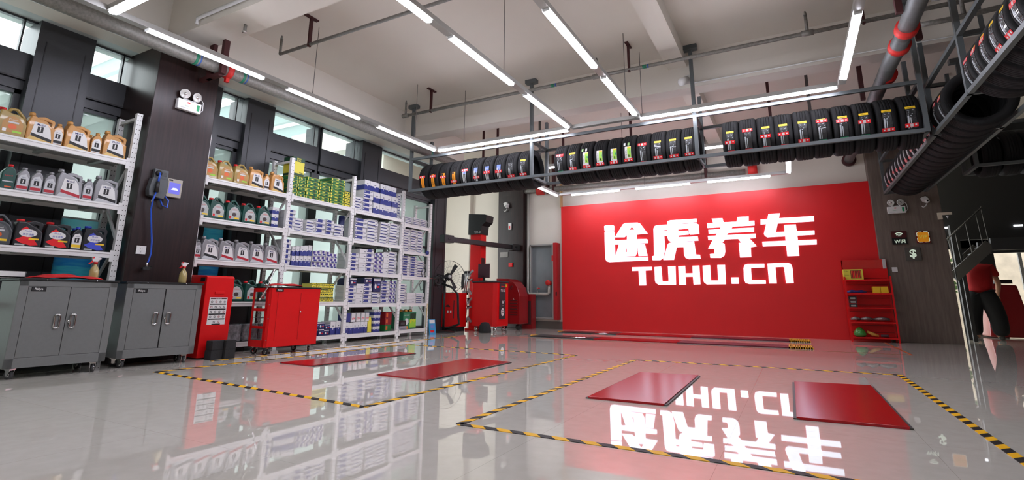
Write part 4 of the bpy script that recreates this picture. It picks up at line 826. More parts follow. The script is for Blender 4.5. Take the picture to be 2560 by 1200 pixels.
t = thing('parts_tub', 'white plastic tub with yellow contents at the edge of the first cabinet', 'tub', (-5.52,1.70,.772))
MB().box(-.07,.07,-.08,.10,0,.012,LWH).box(-.07,-.062,-.08,.10,0,.05,LWH).box(.062,.07,-.08,.10,0,.05,LWH).box(-.07,.07,.092,.10,0,.05,LWH).box(-.07,.07,-.08,-.072,0,.05,LWH).build('tub', t, bevel=.002); MB().box(-.05,.04,-.06,.07,.012,.035,CYE).build('contents', t, bevel=.006)
# ---- red trolley with mesh side
def trolley(label, loc, rz, W):
    t = thing('tool_trolley', label, 'trolley', loc, rz); D = .34; z0, z1 = .085, .74
    m = MB(); c = .035
    m.poly([(0,c),(c,0),(c+.001,.012),(.012,c)], Fr((0,0,z0),(-1,0,0),(0,1,0)), 0, -(z1-z0), RED)
    m.box(-.006,0,c*.6,W,z0,z1,RED).box(-D,-.0,W-.006,W,z0,z1,RED).box(-D,0,.02,W,z0,z0+.006,RED).box(-D,-.0,.0,W,z1-.006,z1,RED)
    # end frame with three mesh windows
    m.box(-D,-.03,0,.006,z0,z0+.075,RED).box(-D,-.03,0,.006,z1-.045,z1,RED).box(-.075,-.02,0,.006,z0,z1,RED).box(-D,-D+.04,0,.006,z0,z1,RED)
    for z in (.285,.48): m.box(-D,-.03,0,.010,z,z+.03,RED)
    m.build('body', t, bevel=.002)
    ms = MB()
    for (a, b_) in ((.16,.285),(.315,.48),(.51,.695)):
        k = -D+.04
        while k < -.075: ms.bar((k,.004,a),(k,.004,b_),.0016,.0016,CHROME); k += .011
        z = a
        while z < b_: ms.bar((-D+.04,.004,z),(-.075,.004,z),.0016,.0016,CHROME); z += .011
    o = ms.build('wire_mesh', t)
    MB().box(-D-.004,.008,-.004,W+.008,z1+.001,z1+.015,BLACK).build('top_mat', t, bevel=.003)
    for z in (.16,.40,.55): MB().box(-D+.01,-.012,.012,W-.012,z,z+.004,mat('inner_steel',(150,150,150),.4)).build('inner_shelf', t)
    for a, b_ in ((.10,.10+(W-.13)*.55),(.10+(W-.13)*.55+.003,W-.03)):
        d = MB().box(0,.003,a,b_,z0+.07,z1-.05,RED).box(.003,.0034,a,a+.002,z0+.07,z1-.05,DRED).build('door', t, bevel=.001)
    MB().lathe([(0,0),(.011,0),(.008,.012),(0,.014)], (.003,.10+(W-.13)*.55+.012,.47),(1,0,0),CHROME,14).build('door_knob', t)
    plate(t, .003, .07, z1-.04)
    for x, y, r_ in ((-.06,.05,.5),(-.06,W-.06,2.6),(-D+.05,.05,1.3),(-D+.05,W-.1,.3)): caster(t, x, y, r_, dark=True)
    MB().tube([(-.14,-.004,z1+.012),(-.02,-.004,z1+.012),(.018,.06,z1+.012)], .008, CHROME, 8).build('push_rail', t)
    return t
trolley('red steel trolley with wire mesh end window standing before the long rack', (-5.24,3.885,0), math.radians(-5), .66)
tag(MB().tube([(-5.30,3.80,.60),(-5.24,3.84,.74),(-5.235,3.905,.95)], .0085, CHROME, 10).tube([(-5.30,3.80,.60),(-5.29,3.807,.62)],.011,CHROME,10).build('breaker_bar'), 'slim chrome breaker bar standing up against the trolley end', 'wrench')
# ---- red tall cabinet with rules poster and black foam blocks
t = thing('oil_drain_cabinet', 'tall red steel cabinet with a pictogram notice on its front', 'cabinet', (-5.50,3.30,0), math.radians(-4))
MB().poly([(0,.012),(0,.845),(-.03,.86),(-.33,.87),(-.33,.012)], Fr((0,0,0),(1,0,0),(0,0,1)), -.30,0, RED).build('body', t, bevel=.006)
MB().box(-.0,.012,.10,.2,.665,.69,RED).build('grip', t, bevel=.003); MB().box(-.12,-.03,-.004,.02,.80,.84,BLACK).build('corner_clip', t)
m = MB(); f = FX(.001); m.rect(f,.055,.245,.345,.63,.0,LWH); m.rect(f,.065,.235,.612,.624,.0006,DRED); m.text('安全操作规程', f, .15,.613,.010,.0012, LWH, maxw=.14)
for r_ in range(5):
    z = .582-r_*.052; n_ = 4 if r_ < 4 else 2
    for k in range(n_):
        y = .083+k*.045+(.045 if n_ == 2 else 0); c_ = [INK,mat('pictogram_red',(150,40,50),.5),INK,mat('pictogram_grey',(90,90,96),.5)][(k+r_)%4]
        m.poly([(y+.012*math.cos(q*PI/6),z+.012*math.sin(q*PI/6)) for q in range(12)], f, .0004,.0006, c_); m.poly([(y+.008*math.cos(q*PI/6),z+.008*math.sin(q*PI/6)) for q in range(12)], f, .0007,.0009, LWH)
        m.poly([(y-.008,z+.006),(y-.006,z+.008),(y+.008,z-.006),(y+.006,z-.008)], f, .001,.0012, c_)
    if r_ < 4: m.rect(f,.063,.237,z-.030,z-.018,.0006,INK)
    else: m.rect(f,.105,.195,z-.031,z-.019,.0006,INK)
m.build('notice', t)
FOAM = mat('black_foam', (38,38,39), .9, bump=.4, bscale=150)
i = 0
for (x, y, z, s_) in ((-5.33,3.34,0,.125),(-5.30,3.472,0,.115),(-5.33,3.345,.095,.12),(-5.30,3.472,.095,.115)):
    i += 1; tag(MB().box(-.11,0,0,s_,0,.094,FOAM).build('rubber_block', bevel=.004, loc=(x,y,z+.0005)), 'black rubber lifting block before the red cabinet, %s, %s' % ('upper' if z else 'bottom', 'closer to the trolley' if y > 3.4 else 'closer to the grey cabinets'), 'block', 'black rubber blocks by the red cabinet')
# ================================================================ on the walnut pillar
def emergency(label, o, u, v):
    f = Fr(o, u, v); t = thing('emergency_light', label, 'emergency light')
    m = MB(); m.poly([(-.125,-.06),(.125,-.06),(.125,.055),(-.125,.055)], f, .001,.055, WHITE); m.build('battery_box', t, bevel=.006)
    m = MB(); m.rect(f,.075,.105,-.035,.035,.0565,LDG); m.rect(f,-.03,.0,.02,.035,.0565,LRED); m.text('EXIT' if 0 else '应急灯', f, -.03,-.02,.016,.057, LDG, maxw=.07); m.rect(f,-.1,-.02,-.04,-.037,.0565,CTX); m.build('printed_label', t)
    for s_ in (-1,1):
        c = f(s_*.065,.12,.05)
        n = (f.n - f.v*.25 + f.u*s_*.2).normalized()
        h = MB().lathe([(0,-.03),(.035,-.025),(.052,0),(.052,.008),(.046,.012)], c, n, WHITE, 22).tube([f(s_*.05,.05,.03),f(s_*.06,.08,.03)], .012, WHITE, 10).build('lamp_head', t)
        MB().lathe([(0,.004),(.046,.010)], c, n, mat('lens_clear',(190,188,182),.15,coat=.6), 22).lathe([(0,.011),(.016,.012),(.016,.006)], c, n, CHROME, 14).build('lens', h)
    MB().tube([f(-.05,.055,.03),f(-.045,.068,.03),f(.045,.068,.03),f(.05,.055,.03)], .004, WHITE, 6).tube([f(.115,.13,.03),f(.15,.09,.03),f(.155,.0,.03),f(.125,-.04,.03)], .004, WHITE, 6).build('wire', t)
    return t
emergency('white twin-head emergency light high on the walnut pillar', (-5.748,2.968,2.70), (0,1,0), (0,0,1))
emergency('white twin-head emergency light on the grey-brown column under the tire rack', (1.66,10.498,2.15), (1,0,0), (0,0,1))
t = thing('hose_reel', 'grey air hose reel box on the walnut pillar with blue hose dangling', 'hose reel')
f = FX(-5.748); RG = mat('reel_grey', (74,78,80), .4)
MB().poly([(2.70,1.64),(2.84,1.62),(2.865,1.70),(2.865,1.83),(2.71,1.83),(2.69,1.70)], f, .0,.075, RG).poly([(2.73,1.83),(2.865,1.83),(2.865,1.93),(2.73,1.93)], f, .0,.05, RG).build('housing', t, bevel=.006)
MB().rect(f,2.80,2.85,1.865,1.905,.052,DRK).lathe([(0,0),(.03,0),(.026,.03),(0,.034)], (-5.70,2.765,1.885), (1,0,0), BLACK, 18).build('guide', t)
BLUH = mat('blue_hose', (40,84,190), .3)
MB().tube([(-5.665,2.765,1.885),(-5.655,2.76,1.84),(-5.655,2.755,1.78)], .010, BLUH, 8).tube([(-5.655,2.755,1.79),(-5.652,2.75,1.68)], [.016,.022], BLACK, 10).build('stopper', t)
MB().tube([(-5.652,2.75,1.68),(-5.66,2.735,1.60),(-5.68,2.74,1.50),(-5.69,2.775,1.32),(-5.69,2.80,1.18),(-5.69,2.81,1.06),(-5.69,2.80,.985),(-5.69,2.79,.96)], .008, BLUH, 8).build('hose', t)
MB().tube([(-5.72,2.82,1.64),(-5.70,2.85,1.56),(-5.70,2.90,1.545),(-5.70,2.90,1.62),(-5.71,2.87,1.66),(-5.72,2.83,1.65)], .008, BLUH, 8).build('hose_loop', t)
MB().tube([(-5.665,2.738,1.62),(-5.67,2.73,1.575)], .010, CHROME, 8).tube([(-5.69,2.79,.965),(-5.685,2.785,.92)], .010, CHROME, 8).box(-5.71,-5.67,2.75,2.81,.895,.92,BLACK).bar((-5.685,2.74,.915),(-5.685,2.83,.925),.012,.012,CHROME).build('air_coupler', t)
t = thing('wall_monitor', 'beige panel with a small lit blue screen on the walnut pillar', 'monitor')
m = MB().poly([(2.87,1.665),(3.02,1.665),(3.02,1.86),(2.87,1.86)], f, .0,.045, mat('beige_plastic',(170,164,152),.5)); m.build('panel', t, bevel=.004)
m = MB(); m.rect(f,2.888,3.0,1.70,1.82,.046,mat('screen_blue',(84,84,176),.3,emit=.5)); m.poly([(2.91,1.74),(2.93,1.765),(2.965,1.765),(2.985,1.74)], f, .0465,.0468, mat('screen_white',(190,194,236),.3,emit=.5)); m.rect(f,2.88,2.92,1.835,1.85,.046,INK); m.build('screen', t)
t = thing('wall_socket', 'white square power socket on the walnut pillar', 'socket')
m = MB().poly([(2.697,1.05),(2.783,1.05),(2.783,1.132),(2.697,1.132)], f, .0,.009, WHITE)
for a, b_ in ((-.008,.012),(.008,.012),(-.008,-.006),(.008,-.006),(0,-.018)): m.rect(f,2.74+a-.002,2.74+a+.002,1.09+b_-.005,1.09+b_+.003,.0095,INK)
m.build('face_plate', t)
# ================================================================ far corner: wheel aligner, fan, machines
t = thing('wheel_aligner', 'red wheel aligner cart with tall mast and black camera bar in the far corner', 'machine')
PNL = mat('aligner_panel_grey', (52,56,60), .35)
MB().poly([(-5.83,9.0),(-5.33,9.0),(-5.25,9.05),(-5.25,9.50),(-5.83,9.50)], FZ(0), .10,.965, RED).build('cart_body', t, bevel=.012)
MB().poly([(-5.84,8.985),(-5.31,8.985),(-5.235,9.04),(-5.235,9.51),(-5.84,9.51)], FZ(0), .966,1.0, PNL).build('cart_top', t, bevel=.01)
m = MB(); f = FX(-5.249); m.poly([(9.12,.24),(9.36,.24),(9.36,.95),(9.12,.95)], f, 0,.012, PNL); m.build('front_panel', t, bevel=.004)
m = MB(); m.text('TUO-3D', f, 9.24,.78,.05,.0135, LWH, bold=.02, maxw=.17); m.rect(f,9.17,9.31,.885,.9,.0135,LRED); m.poly([(9.22,.56),(9.25,.54),(9.31,.61),(9.26,.585),(9.24,.61)], f, .013,.0135, LWH); m.poly([(9.2,.6),(9.24,.585),(9.23,.57)], f, .013,.0135, LWH); m.text('TUHU', f, 9.25,.5,.018,.0135, LWH, maxw=.08)
m.poly([(9.24+.065*math.cos(q*PI/8),.38+.08*math.sin(q*PI/8)) for q in range(16)], f, .013,.0135, LWH); m.rect(f,9.19,9.29,.37,.39,.0138,PNL); m.rect(f,9.2,9.28,.41,.425,.0138,PNL); m.rect(f,9.37,9.42,.88,.94,.001,YEL); m.build('panel_print', t)
MB().box(-6.08,-5.82,9.28,9.50,0.02,2.05,RED).box(-5.82,-5.815,9.32,9.46,1.1,1.5,DRED).build('mast', t, bevel=.008)
MB().box(-6.12,-5.70,9.2,9.58,.0,.035,RED).build('mast_foot', t)
MB().poly([(-6.12,2.0),(-5.80,2.0),(-5.78,2.18),(-5.68,2.26),(-5.66,2.40),(-5.70,2.42),(-6.12,2.46)], FY(9.24), -.30,0, BLACK).text('TUO-3D', FY(9.238), -5.88,2.02,.05,.002, LWH, maxw=.16).build('mast_hood', t, bevel=.015)
MB().box(-.05,.05,-1.1,1.1,-.05,.05,BLACK).build('camera_bar', t, bevel=.008, loc=(-5.78,9.30,1.80)).rotation_euler = (0,0,math.radians(-11.5))
for s_ in (-1,1):
    o = MB().box(-.07,.075,-.13,.13,-.075,.075,BLACK).lathe([(0,0),(.03,0),(.026,.012),(0,.012)], (.075,0,0),(1,0,0),DRK,16).build('camera_head', t, bevel=.02, loc=(-5.78+s_*.21,9.30+s_*1.02,1.80)); o.rotation_euler = (0,0,math.radians(-11.5))
MB().box(-5.82,-5.54,9.20,9.22,1.07,1.36,mat('monitor_back',(70,30,44),.4)).box(-5.70,-5.66,9.2,9.24,1.0,1.1,BLACK).box(-5.76,-5.6,9.15,9.3,1.0,1.012,BLACK).build('monitor', t, bevel=.003)
for x, y in ((-5.75,9.06),(-5.32,9.08),(-5.32,9.42),(-5.75,9.42)): MB().lathe([(0,-.02),(.04,-.02),(.04,.02),(0,.02)], (x,y,.0405),(.4,1,0),CHROME,18).box(x-.025,x+.025,y-.025,y+.025,.075,.10,CHROME).build('caster', t)
ZM = mat('clamp_alloy', (196,198,198), .35, metal=.3)
for i, z in enumerate((.98,.42)):
    t = thing('wheel_clamp', 'alloy wheel clamp with black target board hung on the mast, %s' % ('upper one' if i == 0 else 'bottom one'), 'wheel clamp')
    y = 9.10; x = -6.02
    MB().poly([(x-.13,z+.16),(x-.10,z+.17),(x-.02,z+.02),(x-.02,z-.0),(x-.13,z-.16),(x-.14,z-.02)], FY(y), -.02,.02, BLACK).build('target_board', t)
    m = MB(); m.box(x-.08,x+.07,y-.02,y+.03,z+.12,z+.18,ZM).box(x-.11,x+.04,y-.02,y+.03,z-.22,z-.17,ZM).tube([(x+.03,y-.03,z+.22),(x-.0,y-.03,z-.24)],.014,CHROME,8).tube([(x-.03,y-.01,z+.2),(x-.06,y-.01,z-.2)],.018,ZM,8)
    m.bar((x+.02,y,z+.02),(x+.12,y,z+.06),.02,.03,ZM).bar((x+.04,y,z+.16),(x+.14,y,z+.24),.03,.04,ZM).bar((x+.03,y,z-.14),(x+.12,y,z-.25),.03,.04,ZM).box(x-.06,x+.06,y-.03,y+.02,z+.18,z+.23,BLACK).box(x-.09,x+.01,y-.03,y+.02,z-.26,z-.22,BLACK)
    m.box(x-.02,x+.02,y,9.28,z+.04,z+.07,BLACK).build('clamp_frame', t)
m = MB(); random.seed(4)
m.lathe([(0,.20),(.07,.19),(.11,.13),(.125,.05),(.13,0),(0,0)], (-5.33,8.72,0), (0,0,1), FOAM, 9); tag(m.build('rubber_chock', bevel=.01), 'black rubber wheel chock before the wheel aligner cart', 'chock')
t = thing('parts_washer', 'dark red wheeled machine with rounded back beside the wheel aligner', 'machine')
MR2 = mat('deep_red_enamel', (140,14,20), .35, coat=.3)
MB().poly([(-5.75,.12),(-5.16,.12),(-5.16,.70),(-5.22,.88),(-5.32,1.0),(-5.45,1.07),(-5.75,1.08)], FY(9.85), -.4,0, MR2).build('body', t, bevel=.01)
m = MB()
for k in range(6): m.box(-5.40,-5.22,9.844,9.85,.30+k*.06,.32+k*.06,DRED)
m.lathe([(.03,0),(.04,.004),(.03,.006)], (-5.36,9.85,.88),(0,-1,0),INK,18).text('K.', FY(9.844), -5.3,.62,.04,.002, LWH); m.build('vent', t)
for x in (-5.6,-5.25): MB().lathe([(0,-.03),(.055,-.03),(.055,.03),(0,.03)], (x,9.95,.056),(0,1,0),BLACK,18).box(x-.02,x+.02,9.93,9.97,.05,.125,BLACK).build('wheel', t)
tag(MB().box(-5.35,-5.10,10.3,10.49,0,.75,MR2).box(-5.3,-5.12,10.295,10.3,.1,.6,DRED).build('red_locker', bevel=.008), 'low dark red locker at the foot of the dark back column', 'locker')
t = thing('tire_changer', 'bright red machine cabinet behind the black pedestal fan', 'machine')
MB().poly([(-6.62,8.66),(-6.27,8.62),(-5.95,8.72),(-5.95,9.0),(-6.62,9.0)], FZ(0), .08,.755, RED).build('body', t, bevel=.02); MB().box(-6.6,-5.98,8.68,8.98,0,.08,BLACK).build('base', t)
m = MB(); f = Fr((-6.27,8.62,0),(.954,.3,0),(0,0,1)); m.rect(f,.22,.235,.25,.6,.003,INK); m.rect(f,.09,.12,.36,.40,.003,LWH); m.rect(f,.15,.18,.36,.40,.003,LWH); m.poly([(.1+.05*math.cos(q),.47+.05*math.sin(q)) for q in [i*.6 for i in range(6)]], f, .002,.003, DRED); m.build('front_print', t)
t = thing('pedestal_fan', 'black industrial pedestal fan with wire guard beside the rack end', 'fan')
MB().lathe([(0,0),(.22,0),(.21,.02),(.06,.045),(0,.045)], (-6.0,8.28,0),(0,0,1),BLACK,26).build('base', t)
MB().tube([(-6.0,8.28,.04),(-6.0,8.28,.98)], .022, BLACK, 12).build('pole', t)
fc = Vector((-5.93,8.33,1.06)); fn = Vector((.80,-.60,.0)).normalized(); fu = Vector((0,0,1)); fv = fu.cross(fn)
MB().tube([fc-fn*.22,fc-fn*.06], [.05,.075], BLACK, 16).tube([fc-fn*.15,Vector((-6.0,8.28,.95))], .025, BLACK, 8).build('motor', t)
m = MB(); R = .31
def ring(r_, d, th): m.tube([fc+fn*d+(fu*math.cos(k*PI/20)+fv*math.sin(k*PI/20))*r_ for k in range(41)], th, BLACK, 5, cap=False)
ring(R,0,.005); ring(R*.6,.05,.002); ring(R*.3,.07,.002)
for k in range(28):
    d = fu*math.cos(k*2*PI/28)+fv*math.sin(k*2*PI/28); m.tube([fc+fn*.075+d*.04,fc+fn*.05+d*R*.6,fc+d*R], .0013, BLACK, 4); m.tube([fc-fn*.06+d*.06,fc-fn*.04+d*R*.7,fc+d*R], .0013, BLACK, 4)
m.build('guard', t)
m = MB()
for k in range(3):
    a = .5+k*2*PI/3; d = fu*math.cos(a)+fv*math.sin(a); e = fn.cross(d)
    m.add([fc+d*.03-e*.02,fc+d*.26-e*.045+fn*.02,fc+d*.27+e*.03-fn*.02,fc+d*.03+e*.02], [(0,1,2,3)], BLACK); m.add([fc+d*.03-e*.02+fn*.004,fc+d*.26-e*.045+fn*.024,fc+d*.27+e*.03-fn*.016,fc+d*.03+e*.02+fn*.004], [(0,3,2,1)], BLACK)
m.lathe([(0,.04),(.03,.035),(.035,0),(0,0)], fc, fn, LWH, 16); m.build('blade', t)
t = thing('hose_drum', 'coil of black hose with handles hung on the stand by the fan', 'hose')
MB().tube([Vector((-6.05,8.1,.97))+Vector((.05*math.cos(a*.5),.10*math.cos(a),.10*math.sin(a)))*(1-.02*a) for a in [k*.45 for k in range(42)]], .016, BLACK, 7).tube([(-6.03,8.16,1.03),(-6.02,8.22,1.02),(-6.0,8.27,.95)], .014, BLACK, 7).build('coil', t)
MB().tube([(-6.0,8.20,.92),(-5.8,8.24,.85),(-5.70,8.3,.72),(-5.70,8.34,.3),(-5.72,8.4,.16),(-5.9,8.42,.10),(-6.1,8.4,.06)], .022, BLACK, 8).tube([(-6.03,8.02,1.0),(-6.08,7.86,1.02),(-6.08,7.78,1.07)], .010, CHROME, 8).build('stand_tube', t)
# ---- dark column fittings at the back
def ptz(label, o, u, v, s=1):
    f = Fr(o, u, v); t = thing('security_camera', label, 'security camera')
    MB().poly([(-.06*s,.10*s),(.02*s,.13*s),(.07*s,.07*s),(.05*s,-.02*s),(-.03*s,.02*s)], f, .001,.09, WHITE).build('housing', t, bevel=.01); c = f(.035*s,.02*s,.10)
    MB().lathe([(0,-.03),(.035*s,-.02),(.038*s,0),(.03*s,.014),(0,.014)], c, f.n, WHITE, 18).lathe([(0,.015),(.016*s,.016)], c, f.n, DRK, 12).build('lens', t)
    MB().tube([f(.03*s,-.03*s,.05),f(.0,-.08*s,.05),f(-.04*s,-.10*s,.05),f(-.06*s,-.07*s,.05)], .009*s, WHITE, 8).build('bracket', t)
ptz('white security camera high on the dark column left of the fire cabinet'.replace('left of','near'), (-5.86,10.498,2.78), (1,0,0), (0,0,1))
ptz('white security camera on the grey-brown column beside its emergency light', (2.05,10.498,2.24), (1,0,0), (0,0,1), .8)
f = FY(10.498)
tag(MB().poly([(-5.80,2.24),(-5.73,2.24),(-5.73,2.40),(-5.80,2.40)], f, .0,.04, WHITE).rect(f,-5.785,-5.745,2.26,2.33,.041,LRED).build('alarm_beacon', bevel=.004), 'small white alarm unit with red lens on the dark back column', 'alarm')
tag(MB().poly([(-6.03,1.60),(-5.82,1.60),(-5.82,1.72),(-6.03,1.72)], f, .0,.01, mat('grey_plate',(150,148,144),.5)).build('grey_plate'), 'small grey plate on the dark back column behind the camera bar', 'plate')
tag(MB().poly([(-5.79,1.37),(-5.69,1.37),(-5.69,1.46),(-5.79,1.46)], f, .0,.03, RED).build('fire_alarm_button', bevel=.004), 'small square red fire alarm button on the dark back column', 'alarm')
# ---- fire hydrant cabinet
t = thing('hydrant_cabinet', 'tall grey recessed fire hydrant cabinet with red open door edge', 'cabinet')
G2 = mat('hydrant_grey', (120,127,130), .45, noise=.12, nscale=4); G3 = mat('hydrant_frame', (150,150,146), .45)
m = MB(); m.box(-5.29,-4.66,10.655,10.69,.22,1.87,G2).box(-5.29,-4.66,10.57,10.69,1.84,1.87,G3).box(-5.29,-4.66,10.57,10.69,.22,.25,G3).box(-5.29,-5.26,10.57,10.69,.22,1.87,G3).box(-4.70,-4.66,10.50,10.69,.22,1.87,G3); m.build('case', t, bevel=.003)
d = MB().box(-4.66,-4.575,10.48,10.68,.20,1.885,mat('door_edge_red',(168,26,32),.4)).build('door', t, bevel=.003); MB().box(-4.60,-4.575,10.47,10.48,.72,.80,BLACK).box(-4.70,-4.66,10.49,10.50,1.48,1.6,CLAMP).build('handle', d)
# ================================================================ red display shelf
t = thing('display_shelf', 'red steel shelf unit with back panel at the end of the red wall', 'shelf')
sx0, sx1, sy0, sy1 = .775, 1.40, 10.2, 10.47
for x in (sx0, sx1):
    for y in (sy0, sy1): MB().box(x-.012,x+.012,y-.012,y+.012,0,1.04 if y == sy0 else 1.33,RED).build('post', t)
for z in (.075,.315,.545,.77,.99): MB().box(sx0+.012,sx1-.012,sy0-.012,sy1-.012,z-.02,z,RED).build('shelf_board', t)
m = MB().box(sx0+.012,sx1-.012,sy1-.008,sy1,.07,1.33,RED)
for k in range(9): m.box(sx0+.012,sx1-.012,sy1-.011,sy1-.008,.14+k*.11,.145+k*.11,DRED)
m.build('back_panel', t); MB().box(sx0,sx1,sy1-.012,sy1-.002,1.18,1.325,mat('glossy_red',(200,30,26),.1,coat=1)).build('header', t)
t = thing('wiper_box', 'yellow display box with orange striped front on top of the red shelf', 'box', (.77,10.22,.992))
m = MB().box(0,.275,0,.15,0,.17,CYE); f = FY(-.001); m.rect(f,.10,.25,.02,.15,.0,INK)
for k in range(7): m.rect(f,.107+k*.021,.121+k*.021,.025,.145,.001,[OREDL,LRED][k%2])
m.text('Tuhu', f, .045,.13,.018,.001, INK, maxw=.06); m.rect(f,.015,.08,.09,.093,.001,INK); m.rect(f,.015,.08,.07,.073,.001,INK); m.build('carton_body', t)
t = tag(MB().tube([(.80,10.3,.79),(.86,10.28,.80),(.93,10.3,.795),(1.0,10.28,.80),(1.06,10.3,.79)], [.02,.028,.022,.026,.018], mat('blue_bag',(50,62,140),.4,noise=.5,nscale=40), 8).build('blue_pouch'), 'crumpled blue pouch lying on the second red shelf', 'pouch')
for i, x in enumerate((1.15,1.255)): tag(MB().box(0,.10,0,.15,0,.105,mat('bright_yellow',(240,196,30),.5)).build('yellow_carton', loc=(x,10.22,.772)), 'small bright yellow carton on the second red shelf, %s from the column' % ('second' if i == 0 else 'first'), 'box', 'yellow cartons on the red shelf')
for i, z in enumerate((.547,.607,.667)): tag(MB().box(0,.11,0,.12,0,.055,[BLKJ,mat('dark_maroon_pack',(70,30,36),.4),BLKJ][i]).rect(FY(-.001),.02,.09,.01,.035,0,PALE).build('blister_pack', loc=(.80,10.22,z)), 'dark packet with pale label on the middle red shelf, %s up' % ORD[i+1], 'packet', 'dark packets on the red shelf')
random.seed(9)
for i, (x, w_) in enumerate(((.80,.12),(.93,.16),(1.10,.22))): tag(MB().tube([(x,10.3,.345),(x+w_*.5,10.27,.36),(x+w_,10.3,.345)], [.018,.034,.026], mat('silver_wrap',(150,146,146),.2,metal=.6,bump=.8,bscale=40), 9).build('foil_package', loc=(0,0,.008)), 'crinkled silver package on the fourth red shelf, %s along' % ORD[i+1], 'packet', 'silver packages on the red shelf')
m = MB(); m.lathe([(0,0),(.07,0),(.095,.04),(.07,.10),(.03,.14),(0,.15)], (.90,10.3,.077), (0,0,1), mat('green_film',(70,160,70),.2,coat=.5,bump=1,bscale=25), 12); tag(m.build('green_bag'), 'green plastic bag bundle on the lowest red shelf', 'bag')
tag(MB().tube([(1.0,10.3,.16),(1.07,10.28,.12),(1.15,10.27,.095)], [.02,.03,.018], mat('tan_glove',(210,160,70),.7), 8).build('work_glove'), 'tan work glove lying on the lowest red shelf', 'glove')
tag(MB().tube([(1.18,10.3,.10),(1.28,10.3,.10)], [.018,.022], mat('grey_rag',(96,86,92),.8), 8).build('grey_rag'), 'small grey rag on the lowest red shelf beside the glove', 'rag')
# ================================================================ signs on the grey-brown column
f = FY(10.498)
NG = mat('pale_neon', (200,216,196), .4, emit=.35)
t = thing('wifi_sign', 'small sign plate reading WIFI with signal arcs on the column', 'sign')
MB().poly([(1.54,1.57),(1.744,1.57),(1.744,1.68),(1.54,1.68)], f, 0,.02, mat('plate_black',(20,22,22),.3)).poly([(1.54,1.68),(1.744,1.68),(1.744,1.79),(1.54,1.79)], f, 0,.02, mat('plate_maroon',(74,24,28),.3)).build('plate', t)
m = MB(); m.text('WIFI', f, 1.642,1.59,.06,.022, NG, bold=.02, maxw=.15)
for r_ in (.03,.055,.08): m.poly([(1.642+r_*math.cos(a),1.69+r_*math.sin(a)) for a in [PI/4+k*PI/16 for k in range(9)]]+[(1.642+(r_-.014)*math.cos(a),1.69+(r_-.014)*math.sin(a)) for a in [3*PI/4-k*PI/16 for k in range(9)]], f, .0205,.024, NG)
m.build('lettering', t)
t = thing('vip_sign', 'small orange sign plate reading VIP on the column', 'sign')
MB().poly([(1.868,1.58),(2.049,1.58),(2.049,1.775),(1.868,1.775)], f, 0,.02, mat('plate_dark_red',(110,16,16),.3)).poly([(1.885,1.60),(2.032,1.60),(2.032,1.755),(1.885,1.755)], f, .02,.024, mat('plate_orange',(214,136,22),.35,emit=.2)).build('plate', t)
m = MB(); m.text('VIP', f, 1.958,1.648,.06,.026, mat('gold_letter',(196,176,70),.4,emit=.2), bold=.015, maxw=.12)
for sx in (-1,1):
    for sz in (-1,1): m.tube([f(1.9585+sx*.012,1.6775+sz*.084,.026),f(1.9585+sx*.06,1.6775+sz*.084,.026),f(1.9585+sx*.078,1.6775+sz*.066,.026),f(1.9585+sx*.078,1.6775+sz*.014,.026)], .004, NG, 6)
m.build('lettering', t)
t = thing('dollar_sign', 'small grey sign plate with a dollar symbol on the column', 'sign')
MB().poly([(1.69,1.301),(1.894,1.301),(1.894,1.515),(1.69,1.515)], f, 0,.02, mat('plate_taupe',(84,80,74),.4)).build('plate', t)
MB().text('$', f, 1.792,1.33,.155,.022, NG, bold=.03, maxw=.1).build('lettering', t)
tag(MB().poly([(1.48,1.12),(1.556,1.12),(1.556,1.197),(1.48,1.197)], f, 0,.012, WHITE).build('light_switch', bevel=.002), 'white square light switch on the grey-brown column', 'switch')
tag(MB().poly([(1.357,1.176),(1.405,1.176),(1.405,1.335),(1.357,1.335)], f, 0,.05, mat('pale_ribbed',(190,186,184),.5)).build('junction_box', bevel=.004), 'small pale box on the column edge above the red shelf', 'box')
t = thing('motion_sensor', 'cream corner bracket sensor jutting from the column edge', 'sensor')
MB().poly([(2.191,1.949),(2.25,1.949),(2.25,2.02),(2.377,2.02),(2.377,2.061),(2.191,2.061)], f, 0,.03, mat('cream_plastic',(224,212,190),.5)).build('bracket', t); MB().lathe([(0,0),(.02,0),(0,.05)], (2.31,10.46,2.0),(0,0,-1),WHITE,10).build('sensor_eye', t)
# ================================================================ dark right side: stair, person, machines
DST = mat('dark_stair_steel', (44,44,46), .5); LST = mat('stringer_grey', (70,68,66), .5)
t = thing('staircase', 'dark steel staircase with thin railing rising beyond the column', 'staircase')
for y in (11.4,12.1):
    MB().bar((2.45,y,1.05),(3.02,y,1.60),.06,.17,LST).build('stringer', t); MB().bar((3.02,y,1.6),(4.1,y,1.6),.08,.2,DST).build('landing_beam', t)
MB().bar((2.60,11.4,0),(2.60,11.4,1.15),.05,.05,DK).build('stair_post', t)
for k in range(5): MB().box(2.48+k*.12,2.62+k*.12,11.4,12.1,1.12+k*.115,1.14+k*.115,DST).build('tread', t)
for k, x in enumerate((2.49,2.60,2.76,2.92,3.0)): MB().tube([(x,11.38,1.09+(x-2.45)*.96),(x-.02,11.38,1.72+(x-2.45)*.96)], .008, LST, 6).build('baluster', t)
MB().tube([(2.42,11.38,1.68),(3.0,11.38,2.24)], .012, LST, 8).tube([(2.45,11.2,0),(2.45,11.2,1.70)], .010, DST, 8).build('handrail', t)
tag(MB().box(2.60,2.71,11.75,11.9,0,2.0,DK).build('dark_post'), 'tall black square post between the column and the crouching worker', 'post')
t = thing('balancing_machine', 'dark red slanted workshop machine behind the bending worker', 'machine')
